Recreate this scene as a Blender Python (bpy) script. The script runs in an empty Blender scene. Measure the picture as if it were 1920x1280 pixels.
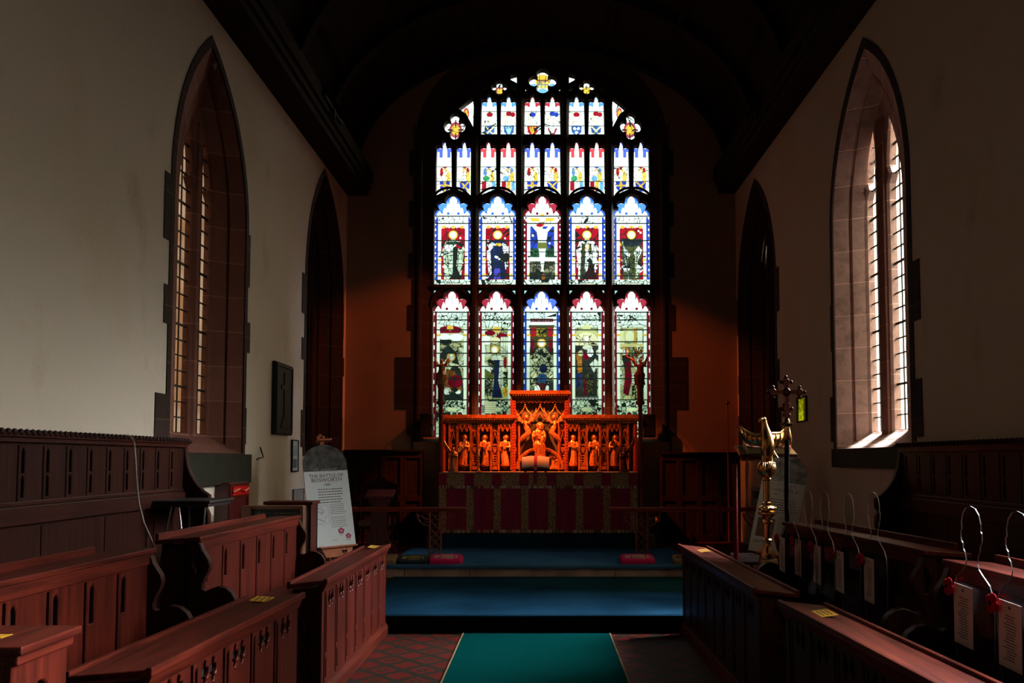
import bpy, math, random
import numpy as np
from mathutils import Vector, Matrix
from mathutils.geometry import delaunay_2d_cdt

# ------------------------------------------------------------------ camera, sky, exposure, daylight portals
SC = bpy.context.scene
COL = SC.collection
TILT = math.radians(3.0)
FPX, HORIZON, CX, EYE = 1500.0, 860.0, 1015.0, 1.65
YC = HORIZON - FPX*math.tan(TILT)
cam_d = bpy.data.cameras.new('camera')
cam_d.sensor_width = 36.0
cam_d.lens = 36.0*FPX/1920.0
cam_d.shift_x = (960-CX)/1920.0
cam_d.shift_y = (YC-640)/1920.0
cam_d.clip_start = 0.05
cam = bpy.data.objects.new('camera', cam_d)
cam.location = (0, 0, EYE)
cam.rotation_euler = (math.radians(90)+TILT, 0, 0)
COL.objects.link(cam)
SC.camera = cam
SC.view_settings.view_transform = 'Standard'
SC.view_settings.look = 'None'
SC.view_settings.exposure = 0.0
SC.view_settings.gamma = 1.0
SC.view_settings.use_curve_mapping = False
try:
    SC.cycles.use_denoising = True
    SC.cycles.max_bounces = 10
    SC.cycles.diffuse_bounces = 5
    SC.cycles.glossy_bounces = 3
    SC.cycles.transparent_max_bounces = 16
    SC.cycles.caustics_reflective = False
    SC.cycles.caustics_refractive = False
    SC.cycles.sample_clamp_indirect = 3.0
except Exception:
    pass

def build_world():
    w = bpy.data.worlds.new('overcast_sky')
    SC.world = w
    w.use_nodes = True
    nt = w.node_tree
    nt.nodes.clear()
    N, L = nt.nodes.new, nt.links.new
    out = N('ShaderNodeOutputWorld'); bg = N('ShaderNodeBackground')
    tc = N('ShaderNodeTexCoord'); sep = N('ShaderNodeSeparateXYZ')
    L(tc.outputs['Generated'], sep.inputs[0])
    def ramp(sock, a, b):
        m = N('ShaderNodeMapRange'); m.interpolation_type = 'SMOOTHSTEP'
        m.inputs['From Min'].default_value = a; m.inputs['From Max'].default_value = b
        L(sock, m.inputs['Value']); return m.outputs[0]
    def mix(f, a, b):
        m = N('ShaderNodeMix'); m.data_type = 'RGBA'
        L(f, m.inputs['Factor'])
        for s, v in ((m.inputs['A'], a), (m.inputs['B'], b)):
            if isinstance(v, tuple): s.default_value = v+(1,)
            else: L(v, s)
        return m.outputs['Result']
    # east: garden trees low down, bright white cloud above
    nz = N('ShaderNodeTexNoise'); nz.inputs['Scale'].default_value = 14; nz.inputs['Detail'].default_value = 4
    L(tc.outputs['Generated'], nz.inputs['Vector'])
    tree = mix(ramp(nz.outputs[0], .38, .62), SKY['tree_a'], SKY['tree_b'])
    east = mix(ramp(sep.outputs['Z'], .03, .27), tree, SKY['east'])
    sw = mix(ramp(sep.outputs['Z'], .0, .5), SKY['south_a'], SKY['south_w'])       # hazy sun behind cloud stands in the south-east
    se = mix(ramp(sep.outputs['Z'], .12, .48), SKY['south_a'], SKY['south_b'])
    dv = N('ShaderNodeMath'); dv.operation = 'DIVIDE'; L(sep.outputs['Y'], dv.inputs[0])
    mxx = N('ShaderNodeMath'); mxx.operation = 'MAXIMUM'; mxx.inputs[1].default_value = .05; L(sep.outputs['X'], mxx.inputs[0]); L(mxx.outputs[0], dv.inputs[1])
    iv = N('ShaderNodeMath'); iv.operation = 'SUBTRACT'; iv.inputs[0].default_value = 1; L(ramp(dv.outputs[0], .5, .72), iv.inputs[1])
    lobe = N('ShaderNodeMath'); lobe.operation = 'MULTIPLY'; L(ramp(dv.outputs[0], -.24, .27), lobe.inputs[0]); L(iv.outputs[0], lobe.inputs[1])
    south = mix(lobe.outputs[0], sw, se)
    north = mix(ramp(nz.outputs[0], .42, .58), SKY['north_a'], SKY['north_b'])
    c = mix(ramp(sep.outputs['X'], .2, .36), east, south)
    neg = N('ShaderNodeMath'); neg.operation = 'MULTIPLY'; neg.inputs[1].default_value = -1
    L(sep.outputs['X'], neg.inputs[0])
    c = mix(ramp(neg.outputs[0], .2, .36), c, north)
    down = mix(ramp(sep.outputs['Z'], -.25, -.02), SKY['ground'], c)
    L(down, bg.inputs['Color']); L(bg.outputs[0], out.inputs[0])
    w.cycles.sampling_method = 'MANUAL'
    w.cycles.sample_map_resolution = 512
SKY = dict(tree_a=(.42,.54,.38), tree_b=(.80,.98,.76), east=(1.75,1.95,1.9),
           south_a=(5.0,4.6,4.0), south_w=(8.6,7.0,4.8), south_b=(310.0,314.0,325.0),
           north_a=(.62,.36,.20), north_b=(.80,.64,.50), ground=(.20,.16,.08))
build_world()

def portal(name, loc, rot, sx, sy):
    d = bpy.data.lights.new(name, 'AREA'); d.shape = 'RECTANGLE'; d.size = sx; d.size_y = sy
    d.cycles.is_portal = True
    o = bpy.data.objects.new(name, d); o.location = loc; o.rotation_euler = rot
    COL.objects.link(o)
W = 3.27            # half width of the chancel
D = 13.28           # east wall
R90 = math.radians(90)
portal('daylight_south', (W+.55, 7.9, 3.6), (0, R90, 0), 4.0, 1.3)
portal('daylight_south_west', (W+.55, 3.4, 3.4), (0, R90, 0), 4.2, 2.3)
portal('daylight_north', (-W-.55, 7.88, 3.6), (0, -R90, 0), 4.0, 1.3)
portal('daylight_east', (0, D+.75, 5.2), (-R90, 0, 0), 4.0, 6.6)

# ------------------------------------------------------------------ placing from the camera
_S, _C = math.sin(TILT), math.cos(TILT)
def _k(py):
    v = (YC-py)/FPX
    return (v*_C+_S)/(_C-v*_S)
def at(px, py, Y):
    z = Y*_k(py)
    return Vector(((px-CX)/FPX*(Y*_C+z*_S), Y, EYE+z))
def onx(px, py, X):
    k = _k(py)
    Y = X/((px-CX)/FPX*(_C+k*_S))
    return Vector((X, Y, EYE+Y*k))
def onz(px, py, Z):
    Y = (Z-EYE)/_k(py)
    return Vector(((px-CX)/FPX*(Y*_C+(Z-EYE)*_S), Y, Z))

# ------------------------------------------------------------------ materials
_M = {}
def _nt(name):
    m = bpy.data.materials.new(name); m.use_nodes = True
    return m, m.node_tree, m.node_tree.nodes['Principled BSDF']
def mat(name, col, rough=.6, metal=0., var=.25, scale=6., bump=0., stretch=(1,1,1), col2=None, coat=0., spec=.5, coords='Object'):
    """principled surface with a noise driven colour variation of its own"""
    if name in _M: return _M[name]
    m, nt, p = _nt(name)
    N, L = nt.nodes.new, nt.links.new
    tc = N('ShaderNodeTexCoord'); mp = N('ShaderNodeMapping'); mp.inputs['Scale'].default_value = stretch
    nz = N('ShaderNodeTexNoise'); nz.inputs['Scale'].default_value = scale; nz.inputs['Detail'].default_value = 5
    if coords == 'Position':
        g = N('ShaderNodeNewGeometry'); L(g.outputs['Position'], mp.inputs[0])
    else:
        L(tc.outputs[coords], mp.inputs[0])
    L(mp.outputs[0], nz.inputs['Vector'])
    mr = N('ShaderNodeMapRange'); mr.inputs['From Min'].default_value = .3; mr.inputs['From Max'].default_value = .7
    L(nz.outputs[0], mr.inputs['Value'])
    mx = N('ShaderNodeMix'); mx.data_type = 'RGBA'
    c2 = col2 if col2 else tuple(c*(1-var) for c in col)
    mx.inputs['A'].default_value = tuple(c2)+(1,)
    mx.inputs['B'].default_value = tuple(min(1, c*(1+var*.4)) for c in col)+(1,)
    L(mr.outputs[0], mx.inputs['Factor']); L(mx.outputs['Result'], p.inputs['Base Color'])
    p.inputs['Roughness'].default_value = rough; p.inputs['Metallic'].default_value = metal
    p.inputs['Coat Weight'].default_value = coat; p.inputs['Coat Roughness'].default_value = .25
    p.inputs['Specular IOR Level'].default_value = spec
    if bump:
        b = N('ShaderNodeBump'); b.inputs['Strength'].default_value = bump; b.inputs['Distance'].default_value = .02
        L(nz.outputs[0], b.inputs['Height']); L(b.outputs[0], p.inputs['Normal'])
    _M[name] = m
    return m
def wood(name, c1, c2, rough=.38, grain='Y', spec=.5):
    st = {'X': (.6, 9, 9), 'Y': (9, .6, 9), 'Z': (9, 9, .6)}[grain]
    return mat(name, c2, rough=rough, scale=3.2, stretch=st, col2=c1, bump=.05, coords='Position', spec=spec)
def stone_mat(name, c1, c2, course=.36, rough=.85, odd=None):
    """coursed sandstone: each course has its own tint, thin mortar joints"""
    if name in _M: return _M[name]
    m, nt, p = _nt(name)
    N, L = nt.nodes.new, nt.links.new
    g = N('ShaderNodeNewGeometry'); sep = N('ShaderNodeSeparateXYZ'); L(g.outputs['Position'], sep.inputs[0])
    def math_(op, a, b=None):
        n = N('ShaderNodeMath'); n.operation = op
        for i, v in enumerate((a, b)):
            if v is None: continue
            if isinstance(v, (int, float)): n.inputs[i].default_value = v
            else: L(v, n.inputs[i])
        return n.outputs[0]
    nz = N('ShaderNodeTexNoise'); nz.inputs['Scale'].default_value = 7; nz.inputs['Detail'].default_value = 7
    nz.inputs['Roughness'].default_value = .65
    L(g.outputs['Position'], nz.inputs['Vector'])
    zz = math_('ADD', math_('DIVIDE', sep.outputs['Z'], course), math_('MULTIPLY', nz.outputs[0], .06))
    fl = math_('FLOOR', zz); fr = math_('FRACT', zz)
    wn = N('ShaderNodeTexWhiteNoise'); wn.noise_dimensions = '1D'; L(fl, wn.inputs['W'])
    f = math_('ADD', math_('MULTIPLY', wn.outputs['Value'], .55), math_('MULTIPLY', nz.outputs[0], .6))
    mx = N('ShaderNodeMix'); mx.data_type = 'RGBA'; L(f, mx.inputs['Factor'])
    mx.inputs['A'].default_value = c1+(1,); mx.inputs['B'].default_value = c2+(1,)
    j = math_('LESS_THAN', fr, .022)
    src = mx.outputs['Result']
    if odd:                     # now and then a block of another stone, and sooty patches
        w2 = N('ShaderNodeTexWhiteNoise'); w2.noise_dimensions = '1D'; L(math_('ADD', fl, 31.7), w2.inputs['W'])
        for fac, colr in ((math_('GREATER_THAN', w2.outputs['Value'], .78), odd[0]), (math_('MULTIPLY', math_('MINIMUM', math_('MAXIMUM', math_('MULTIPLY', math_('SUBTRACT', nz.outputs[0], .46), 5.0), 0.0), 1.0), .6), odd[1])):
            q = N('ShaderNodeMix'); q.data_type = 'RGBA'; L(fac, q.inputs['Factor']); L(src, q.inputs['A']); q.inputs['B'].default_value = colr+(1,); src = q.outputs['Result']
    m2 = N('ShaderNodeMix'); m2.data_type = 'RGBA'; L(j, m2.inputs['Factor'])
    L(src, m2.inputs['A']); m2.inputs['B'].default_value = tuple(x*1.5+.02 for x in c2)+(1,)
    L(m2.outputs['Result'], p.inputs['Base Color'])
    b = N('ShaderNodeBump'); b.inputs['Strength'].default_value = .35; b.inputs['Distance'].default_value = .03
    L(math_('SUBTRACT', nz.outputs[0], math_('MULTIPLY', j, .6)), b.inputs['Height']); L(b.outputs[0], p.inputs['Normal'])
    p.inputs['Roughness'].default_value = rough
    p.inputs['Specular IOR Level'].default_value = .25
    _M[name] = m
    return m
def plaster_mat(name, base, stain, dark):
    if name in _M: return _M[name]
    m, nt, p = _nt(name)
    N, L = nt.nodes.new, nt.links.new
    g = N('ShaderNodeNewGeometry')
    def noise(s, det=5, st=None):
        n = N('ShaderNodeTexNoise'); n.inputs['Scale'].default_value = s; n.inputs['Detail'].default_value = det
        if st:
            mp = N('ShaderNodeMapping'); mp.inputs['Scale'].default_value = st
            L(g.outputs['Position'], mp.inputs[0]); L(mp.outputs[0], n.inputs['Vector'])
        else: L(g.outputs['Position'], n.inputs['Vector'])
        return n.outputs[0]
    def mr(s, a, b):
        n = N('ShaderNodeMapRange'); n.inputs['From Min'].default_value = a; n.inputs['From Max'].default_value = b
        L(s, n.inputs['Value']); return n.outputs[0]
    def mix(f, a, b):
        n = N('ShaderNodeMix'); n.data_type = 'RGBA'; L(f, n.inputs['Factor'])
        for s, v in ((n.inputs['A'], a), (n.inputs['B'], b)):
            if isinstance(v, tuple): s.default_value = v+(1,)
            else: L(v, s)
        return n.outputs['Result']
    c = mix(mr(noise(.7, 3), .52, .68), base, stain)
    c = mix(mr(noise(2.4, 6, (1, 1, .5)), .6, .8), c, dark)
    c = mix(mr(noise(30, 3), .2, .8), c, base)
    L(c, p.inputs['Base Color']); p.inputs['Roughness'].default_value = .92
    p.inputs['Specular IOR Level'].default_value = .15
    b = N('ShaderNodeBump'); b.inputs['Strength'].default_value = .2; b.inputs['Distance'].default_value = .02
    L(noise(9, 6), b.inputs['Height']); L(b.outputs[0], p.inputs['Normal'])
    _M[name] = m
    return m
def tile_mat(name):
    m, nt, p = _nt(name)
    N, L = nt.nodes.new, nt.links.new
    g = N('ShaderNodeNewGeometry'); sep = N('ShaderNodeSeparateXYZ'); L(g.outputs['Position'], sep.inputs[0])
    def math_(op, a, b=None):
        n = N('ShaderNodeMath'); n.operation = op
        for i, v in enumerate((a, b)):
            if v is None: continue
            if isinstance(v, (int, float)): n.inputs[i].default_value = v
            else: L(v, n.inputs[i])
        return n.outputs[0]
    a = math_('DIVIDE', math_('ADD', sep.outputs['X'], sep.outputs['Y']), .31)
    b = math_('DIVIDE', math_('SUBTRACT', sep.outputs['X'], sep.outputs['Y']), .31)
    da = math_('ABSOLUTE', math_('SUBTRACT', math_('FRACT', a), .5))
    db = math_('ABSOLUTE', math_('SUBTRACT', math_('FRACT', b), .5))
    d = math_('MAXIMUM', da, db)
    red = math_('LESS_THAN', d, .37)
    par = math_('FRACT', math_('MULTIPLY', math_('ADD', math_('FLOOR', a), math_('FLOOR', b)), .5))
    ring = math_('MULTIPLY', math_('MULTIPLY', math_('LESS_THAN', d, .2), math_('GREATER_THAN', d, .09)), math_('GREATER_THAN', par, .25))
    f = math_('SUBTRACT', red, ring)
    nz = N('ShaderNodeTexNoise'); nz.inputs['Scale'].default_value = 9; L(g.outputs['Position'], nz.inputs['Vector'])
    mx = N('ShaderNodeMix'); mx.data_type = 'RGBA'; L(f, mx.inputs['Factor'])
    mx.inputs['A'].default_value = (.022,.022,.015,1); mx.inputs['B'].default_value = (.13,.012,.009,1)
    m2 = N('ShaderNodeMix'); m2.data_type = 'RGBA'; m2.blend_type = 'MULTIPLY'; m2.inputs['Factor'].default_value = .6
    L(mx.outputs['Result'], m2.inputs['A']); L(nz.outputs[0], m2.inputs['B'])
    L(m2.outputs['Result'], p.inputs['Base Color']); p.inputs['Roughness'].default_value = .55; p.inputs['Specular IOR Level'].default_value = .12
    _M[name] = m
    return m
def stained_mat():
    m = bpy.data.materials.new('stained_glass'); m.use_nodes = True
    nt = m.node_tree; nt.nodes.clear(); N, L = nt.nodes.new, nt.links.new
    out = N('ShaderNodeOutputMaterial'); at_ = N('ShaderNodeAttribute'); at_.attribute_name = 'glass_colour'
    tr = N('ShaderNodeBsdfTransparent'); gl = N('ShaderNodeBsdfGlossy'); gl.inputs['Roughness'].default_value = .25
    gl.inputs['Color'].default_value = (.5,.5,.5,1)
    mx = N('ShaderNodeMixShader'); mx.inputs[0].default_value = .015
    L(at_.outputs['Color'], tr.inputs['Color']); L(tr.outputs[0], mx.inputs[1]); L(gl.outputs[0], mx.inputs[2])
    L(mx.outputs[0], out.inputs[0])
    return m
def clear_mat(name, tint, gloss=.05, rough=.05, wav=0., wscale=3.5):
    if name in _M: return _M[name]
    m = bpy.data.materials.new(name); m.use_nodes = True
    nt = m.node_tree; nt.nodes.clear(); N, L = nt.nodes.new, nt.links.new
    out = N('ShaderNodeOutputMaterial'); tr = N('ShaderNodeBsdfTransparent'); gl = N('ShaderNodeBsdfGlossy')
    gl.inputs['Roughness'].default_value = rough
    mx = N('ShaderNodeMixShader'); mx.inputs[0].default_value = gloss
    if wav:
        g = N('ShaderNodeNewGeometry'); vo = N('ShaderNodeTexNoise'); vo.inputs['Scale'].default_value = wscale
        L(g.outputs['Position'], vo.inputs['Vector'])
        c = N('ShaderNodeMix'); c.data_type = 'RGBA'
        c.inputs['A'].default_value = tuple(t*(1-wav) for t in tint)+(1,); c.inputs['B'].default_value = tint+(1,)
        L(vo.outputs[0], c.inputs['Factor']); L(c.outputs['Result'], tr.inputs['Color'])
    else: tr.inputs['Color'].default_value = tint+(1,)
    L(tr.outputs[0], mx.inputs[1]); L(gl.outputs[0], mx.inputs[2]); L(mx.outputs[0], out.inputs[0])
    _M[name] = m
    return m
def damask_mat(name, ground, thread, scale=26):
    if name in _M: return _M[name]
    m, nt, p = _nt(name)
    N, L = nt.nodes.new, nt.links.new
    g = N('ShaderNodeNewGeometry')
    vo = N('ShaderNodeTexVoronoi'); vo.feature = 'DISTANCE_TO_EDGE'; vo.inputs['Scale'].default_value = scale
    wv = N('ShaderNodeTexNoise'); wv.inputs['Scale'].default_value = scale*1.3; wv.inputs['Detail'].default_value = 2
    L(g.outputs['Position'], vo.inputs['Vector']); L(g.outputs['Position'], wv.inputs['Vector'])
    a = N('ShaderNodeMath'); a.operation = 'LESS_THAN'; a.inputs[1].default_value = .12; L(vo.outputs['Distance'], a.inputs[0])
    b = N('ShaderNodeMath'); b.operation = 'GREATER_THAN'; b.inputs[1].default_value = .55; L(wv.outputs[0], b.inputs[0])
    c = N('ShaderNodeMath'); c.operation = 'MAXIMUM'; L(a.outputs[0], c.inputs[0]); L(b.outputs[0], c.inputs[1])
    mx = N('ShaderNodeMix'); mx.data_type = 'RGBA'; L(c.outputs[0], mx.inputs['Factor'])
    mx.inputs['A'].default_value = ground+(1,); mx.inputs['B'].default_value = thread+(1,)
    L(mx.outputs['Result'], p.inputs['Base Color']); p.inputs['Roughness'].default_value = .7
    _M[name] = m
    return m
def band_mat(name, cols, scale):
    """fringe: narrow upright bands of differently dyed thread"""
    if name in _M: return _M[name]
    m, nt, p = _nt(name)
    N, L = nt.nodes.new, nt.links.new
    g = N('ShaderNodeNewGeometry'); sep = N('ShaderNodeSeparateXYZ'); L(g.outputs['Position'], sep.inputs[0])
    mu = N('ShaderNodeMath'); mu.operation = 'MULTIPLY'; mu.inputs[1].default_value = scale; L(sep.outputs['X'], mu.inputs[0])
    fl = N('ShaderNodeMath'); fl.operation = 'FLOOR'; L(mu.outputs[0], fl.inputs[0])
    wn = N('ShaderNodeTexWhiteNoise'); wn.noise_dimensions = '1D'; L(fl.outputs[0], wn.inputs['W'])
    cr = N('ShaderNodeValToRGB'); cr.color_ramp.interpolation = 'CONSTANT'
    els = cr.color_ramp.elements
    while len(els) < len(cols): els.new(.5)
    for i, c in enumerate(cols):
        els[i].position = i/len(cols); els[i].color = c+(1,)
    L(wn.outputs['Value'], cr.inputs[0]); L(cr.outputs[0], p.inputs['Base Color']); p.inputs['Roughness'].default_value = .8
    _M[name] = m
    return m

# ------------------------------------------------------------------ mesh building
class MB:
    def __init__(s): s.v = []; s.f = []; s.m = []; s.mi = 0
    def add(s, vs, fs):
        n = len(s.v); s.v += [tuple(v) for v in vs]
        s.f += [tuple(i+n for i in f) for f in fs]; s.m += [s.mi]*len(fs)
        return s
    def box(s, x0, x1, y0, y1, z0, z1, M=None):
        vs = [Vector((x, y, z)) for z in (z0, z1) for y in (y0, y1) for x in (x0, x1)]
        if M: vs = [M @ v for v in vs]
        return s.add(vs, [(0,2,3,1),(4,5,7,6),(0,1,5,4),(2,6,7,3),(0,4,6,2),(1,3,7,5)])
    def slab(s, A, B, t):
        """quad A (4 points) extruded to quad B"""
        return s.add(list(A)+list(B), [(3,2,1,0),(4,5,6,7)]+[(i,(i+1)%4,4+(i+1)%4,4+i) for i in range(4)])
    def loft(s, rings, caps=True, closed=True):
        n = len(rings[0]); vs = [p for r in rings for p in r]; fs = []
        for k in range(len(rings)-1):
            for i in range(n if closed else n-1):
                j = (i+1) % n
                fs.append((k*n+i, k*n+j, (k+1)*n+j, (k+1)*n+i))
        if caps and closed:
            fs.append(tuple(range(n))[::-1]); fs.append(tuple((len(rings)-1)*n+i for i in range(n)))
        return s.add(vs, fs)
    def lathe(s, prof, O=(0,0,0), seg=20, axis='Z', wob=None):
        O = Vector(O); rings = []
        for r, z in prof:
            ring = []
            for i in range(seg):
                a = 2*math.pi*i/seg; rr = r*(wob(a, z) if wob else 1)
                c, d = rr*math.cos(a), rr*math.sin(a)
                ring.append(O+(Vector((c, d, z)) if axis == 'Z' else Vector((z, c, d)) if axis == 'X' else Vector((d, z, c))))
            rings.append(ring)
        return s.loft(rings)
    def ball(s, c, rx, ry=None, rz=None, seg=14, rows=8, M=None):
        ry = ry or rx; rz = rz or rx; c = Vector(c); rings = []
        for k in range(rows+1):
            t = math.pi*k/rows-math.pi/2
            r = max(.02, math.cos(t))
            ring = [Vector((rx*r*math.cos(2*math.pi*i/seg), ry*r*math.sin(2*math.pi*i/seg), rz*math.sin(t))) for i in range(seg)]
            rings.append([c+((M @ p) if M else p) for p in ring])
        return s.loft(rings)
    def tube(s, pts, rad, seg=8):
        pts = [Vector(p) for p in pts]; n = len(pts)
        if not isinstance(rad, (list, tuple)): rad = [rad]*n
        rings = []; up = None
        for i, p in enumerate(pts):
            t = (pts[min(i+1, n-1)]-pts[max(i-1, 0)]).normalized()
            if up is None: up = Vector((0,0,1)) if abs(t.z) < .9 else Vector((1,0,0))
            a = t.cross(up).normalized(); b = a.cross(t).normalized(); up = b
            rings.append([p+rad[i]*(a*math.cos(2*math.pi*k/seg)+b*math.sin(2*math.pi*k/seg)) for k in range(seg)])
        return s.loft(rings)
    def plate(s, loops, O, U, V, N, ch=0.):
        """flat board with cut-outs: loops[0] outline, rest holes, in (u,v); N = thickness vector from front to back; ch chamfers the front edges"""
        O, U, V, N = Vector(O), Vector(U), Vector(V), Vector(N)
        t = N.length; Nn = N.normalized()
        loops = [[(float(a), float(b)) for a, b in l] for l in loops]
        for i, l in enumerate(loops):
            ar = sum(l[k][0]*l[(k+1) % len(l)][1]-l[(k+1) % len(l)][0]*l[k][1] for k in range(len(l)))
            if (ar > 0) != (i == 0): loops[i] = l[::-1]
        flip = U.cross(V).dot(Nn) > 0
        def off(l, c):
            n = len(l); r = []
            for k in range(n):
                p, q, w = Vector(l[k-1]), Vector(l[k]), Vector(l[(k+1) % n])
                e1, e2 = (q-p), (w-q)
                if e1.length < 1e-9 or e2.length < 1e-9: r.append(tuple(q)); continue
                n1 = Vector((-e1.y, e1.x)).normalized(); n2 = Vector((-e2.y, e2.x)).normalized()
                m = n1+n2
                m = m/max(m.length_squared/2, .6) if m.length > 1e-6 else n1
                r.append((q.x+m.x*c, q.y+m.y*c))
            return r
        layers = [(0, [off(l, ch) for l in loops] if ch else loops)]
        if ch: layers.append((ch, loops))
        layers.append((t, loops))
        P = lambda p, d: O+U*p[0]+V*p[1]+Nn*d
        for li in (0, len(layers)-1):
            d, lp = layers[li]
            pts = []; edges = []
            for l in lp:
                b = len(pts); pts += [Vector(p) for p in l]
                edges += [(b+i, b+(i+1) % len(l)) for i in range(len(l))]
            vo, eo, fo, *_ = delaunay_2d_cdt(pts, edges, [], 0, 1e-6)
            vo = np.array([(p.x, p.y) for p in vo]); fo = np.array([f for f in fo])
            cen = vo[fo].mean(axis=1); ins = np.zeros(len(cen), bool)
            for l in lp: ins ^= inside(np.array(l), cen)
            fs = [tuple(int(i) for i in f) for f in fo[ins]]
            if (li == 0) == flip: fs = [f[::-1] for f in fs]
            s.add([P(p, d) for p in vo], fs)
        for k in range(len(layers)-1):
            (d0, l0), (d1, l1) = layers[k], layers[k+1]
            for a, b in zip(l0, l1):
                n = len(a)
                fs = [(i, (i+1) % n, n+(i+1) % n, n+i) for i in range(n)]
                if not flip: fs = [f[::-1] for f in fs]
                s.add([P(p, d0) for p in a]+[P(p, d1) for p in b], fs)
        return s
def inside(poly, pts):
    x, y = pts[:, 0], pts[:, 1]; r = np.zeros(len(pts), bool); n = len(poly)
    for i in range(n):
        x0, y0 = poly[i]; x1, y1 = poly[(i+1) % n]
        if y0 == y1: continue
        c = ((y0 > y) != (y1 > y)) & (x < (x1-x0)*(y-y0)/(y1-y0)+x0)
        r ^= c
    return r

def build(mb, name, mats, parent=None, world=False, smooth=0, bevel=0., kind=None):
    """one mesh object; local coordinates of the parent unless world is set; smooth = angle in degrees"""
    me = bpy.data.meshes.new(name)
    me.from_pydata(mb.v, [], mb.f)
    for m in (mats if isinstance(mats, (list, tuple)) else [mats]): me.materials.append(m)
    if any(mb.m): me.polygons.foreach_set('material_index', mb.m)
    if smooth:
        me.polygons.foreach_set('use_smooth', [True]*len(me.polygons))
        me.set_sharp_from_angle(angle=math.radians(smooth))
    me.update()
    o = bpy.data.objects.new(name, me); COL.objects.link(o)
    if parent is not None:
        o.parent = parent
        if world: o.matrix_parent_inverse = wm(parent).inverted()
    if bevel:
        b = o.modifiers.new('edge', 'BEVEL'); b.width = bevel; b.segments = 2; b.limit_method = 'ANGLE'; b.angle_limit = math.radians(50)
    if kind: o['kind'] = kind
    return o
def wm(o):
    m = o.matrix_basis.copy()
    if o.parent: m = wm(o.parent) @ o.matrix_parent_inverse @ m
    return m
def tag(o, label, cat, group=None):
    o['label'] = label; o['category'] = cat
    if group: o['group'] = group
    return o
def thing(name, label, cat, loc=(0,0,0), rotz=0., group=None, M=None):
    o = bpy.data.objects.new(name, None); COL.objects.link(o); o.empty_display_size = .1
    o.matrix_basis = M if M is not None else Matrix.Translation(loc) @ Matrix.Rotation(rotz, 4, 'Z')
    return tag(o, label, cat, group)
def plain(name, kids_of):
    o = bpy.data.objects.new(name, None); COL.objects.link(o); return o
def dup(root, M, label, group=None):
    r = root.copy(); COL.objects.link(r); r.matrix_basis = M; r['label'] = label
    if group: r['group'] = group
    for ch in list(root.children):
        c = ch.copy(); COL.objects.link(c); c.parent = r
        for g in list(ch.children):
            d = g.copy(); COL.objects.link(d); d.parent = c
    return r
def text(body, size, material, parent, loc, U=(1,0,0), V=(0,0,1), name='lettering', depth=.0008, align='CENTER'):
    cu = bpy.data.curves.new(name, 'FONT'); cu.body = body; cu.size = size; cu.align_x = align; cu.align_y = 'CENTER'
    cu.extrude = depth; cu.resolution_u = 3; cu.materials.append(material)
    tmp = bpy.data.objects.new('tmp', cu); COL.objects.link(tmp)
    me = bpy.data.meshes.new_from_object(tmp.evaluated_get(bpy.context.evaluated_depsgraph_get()))
    bpy.data.objects.remove(tmp); me.name = name
    o = bpy.data.objects.new(name, me); COL.objects.link(o); o.parent = parent
    U, V = Vector(U).normalized(), Vector(V).normalized(); N = U.cross(V)
    o.matrix_basis = Matrix(((U.x, V.x, N.x, loc[0]), (U.y, V.y, N.y, loc[1]), (U.z, V.z, N.z, loc[2]), (0,0,0,1)))
    return o

# ------------------------------------------------------------------ 2-D outlines
def circ(cx, cy, rx, ry=None, n=20, a0=0, a1=2*math.pi, end=False):
    ry = ry or rx
    return [(cx+rx*math.cos(a0+(a1-a0)*i/(n if not end else n-1)), cy+ry*math.sin(a0+(a1-a0)*i/(n if not end else n-1))) for i in range(n)]
def lancet(x0, x1, z0, zs, za, n=10, skew=.5):
    """acute arch from two circular arcs meeting in a point"""
    xm = x0+(x1-x0)*skew; h = za-zs
    def side(xe):
        b = xm-xe; r = (b*b+h*h)/(2*abs(b)); c = xe+math.copysign(r, b)
        a1 = math.acos(max(-1, min(1, (r-abs(b))/r)))
        return [(c-math.copysign(r, b)*math.cos(a1*i/(n-1)), zs+r*math.sin(a1*i/(n-1))) for i in range(n)]
    return [(x0, z0), (x1, z0)]+side(x1)+side(x0)[-2::-1]
def quatrefoil(cx, cy, rx, ry=None, n=40, cusp=.5, ph=0.):
    ry = ry or rx
    return [(cx+rx*(cusp+(1-cusp)*abs(math.cos(2*a+ph))**.55)*math.cos(a), cy+ry*(cusp+(1-cusp)*abs(math.cos(2*a+ph))**.55)*math.sin(a)) for a in (2*math.pi*(i+.5)/n for i in range(n))]
def foiled(x0, x1, z0, zs, za, lobes=5, n=9):
    """cusped (foiled) light head on a straight-sided light; anticlockwise"""
    xm, w = (x0+x1)/2, (x1-x0)/2; h = za-zs
    out = [(x0, z0), (x1, z0)]
    if lobes == 5: cs = [(0, 0, .80, .60), (.78, .02, .22, .26), (.57, .44, .27, .20), (0, .62, .40, .38), (-.57, .44, .27, .20), (-.78, .02, .22, .26)]
    else: cs = [(0, 0, .9, .44), (.62, .16, .38, .26), (0, .62, .25, .38), (-.62, .16, .38, .26)]
    pts = []
    for a in np.linspace(0, math.pi, 60):
        d = (math.cos(a), math.sin(a)*.95+1e-6); best = 0
        for cx, cy, rx, ry in cs:
            # ray from (0,0) against ellipse
            A = (d[0]/rx)**2+(d[1]/ry)**2; B = -2*(d[0]*cx/rx**2+d[1]*cy/ry**2); C = (cx/rx)**2+(cy/ry)**2-1
            q = B*B-4*A*C
            if q > 0: best = max(best, (-B+math.sqrt(q))/(2*A))
        pts.append((xm+w*max(-1, min(1, d[0]*best)), zs+h*d[1]*best))
    return out+pts

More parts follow.
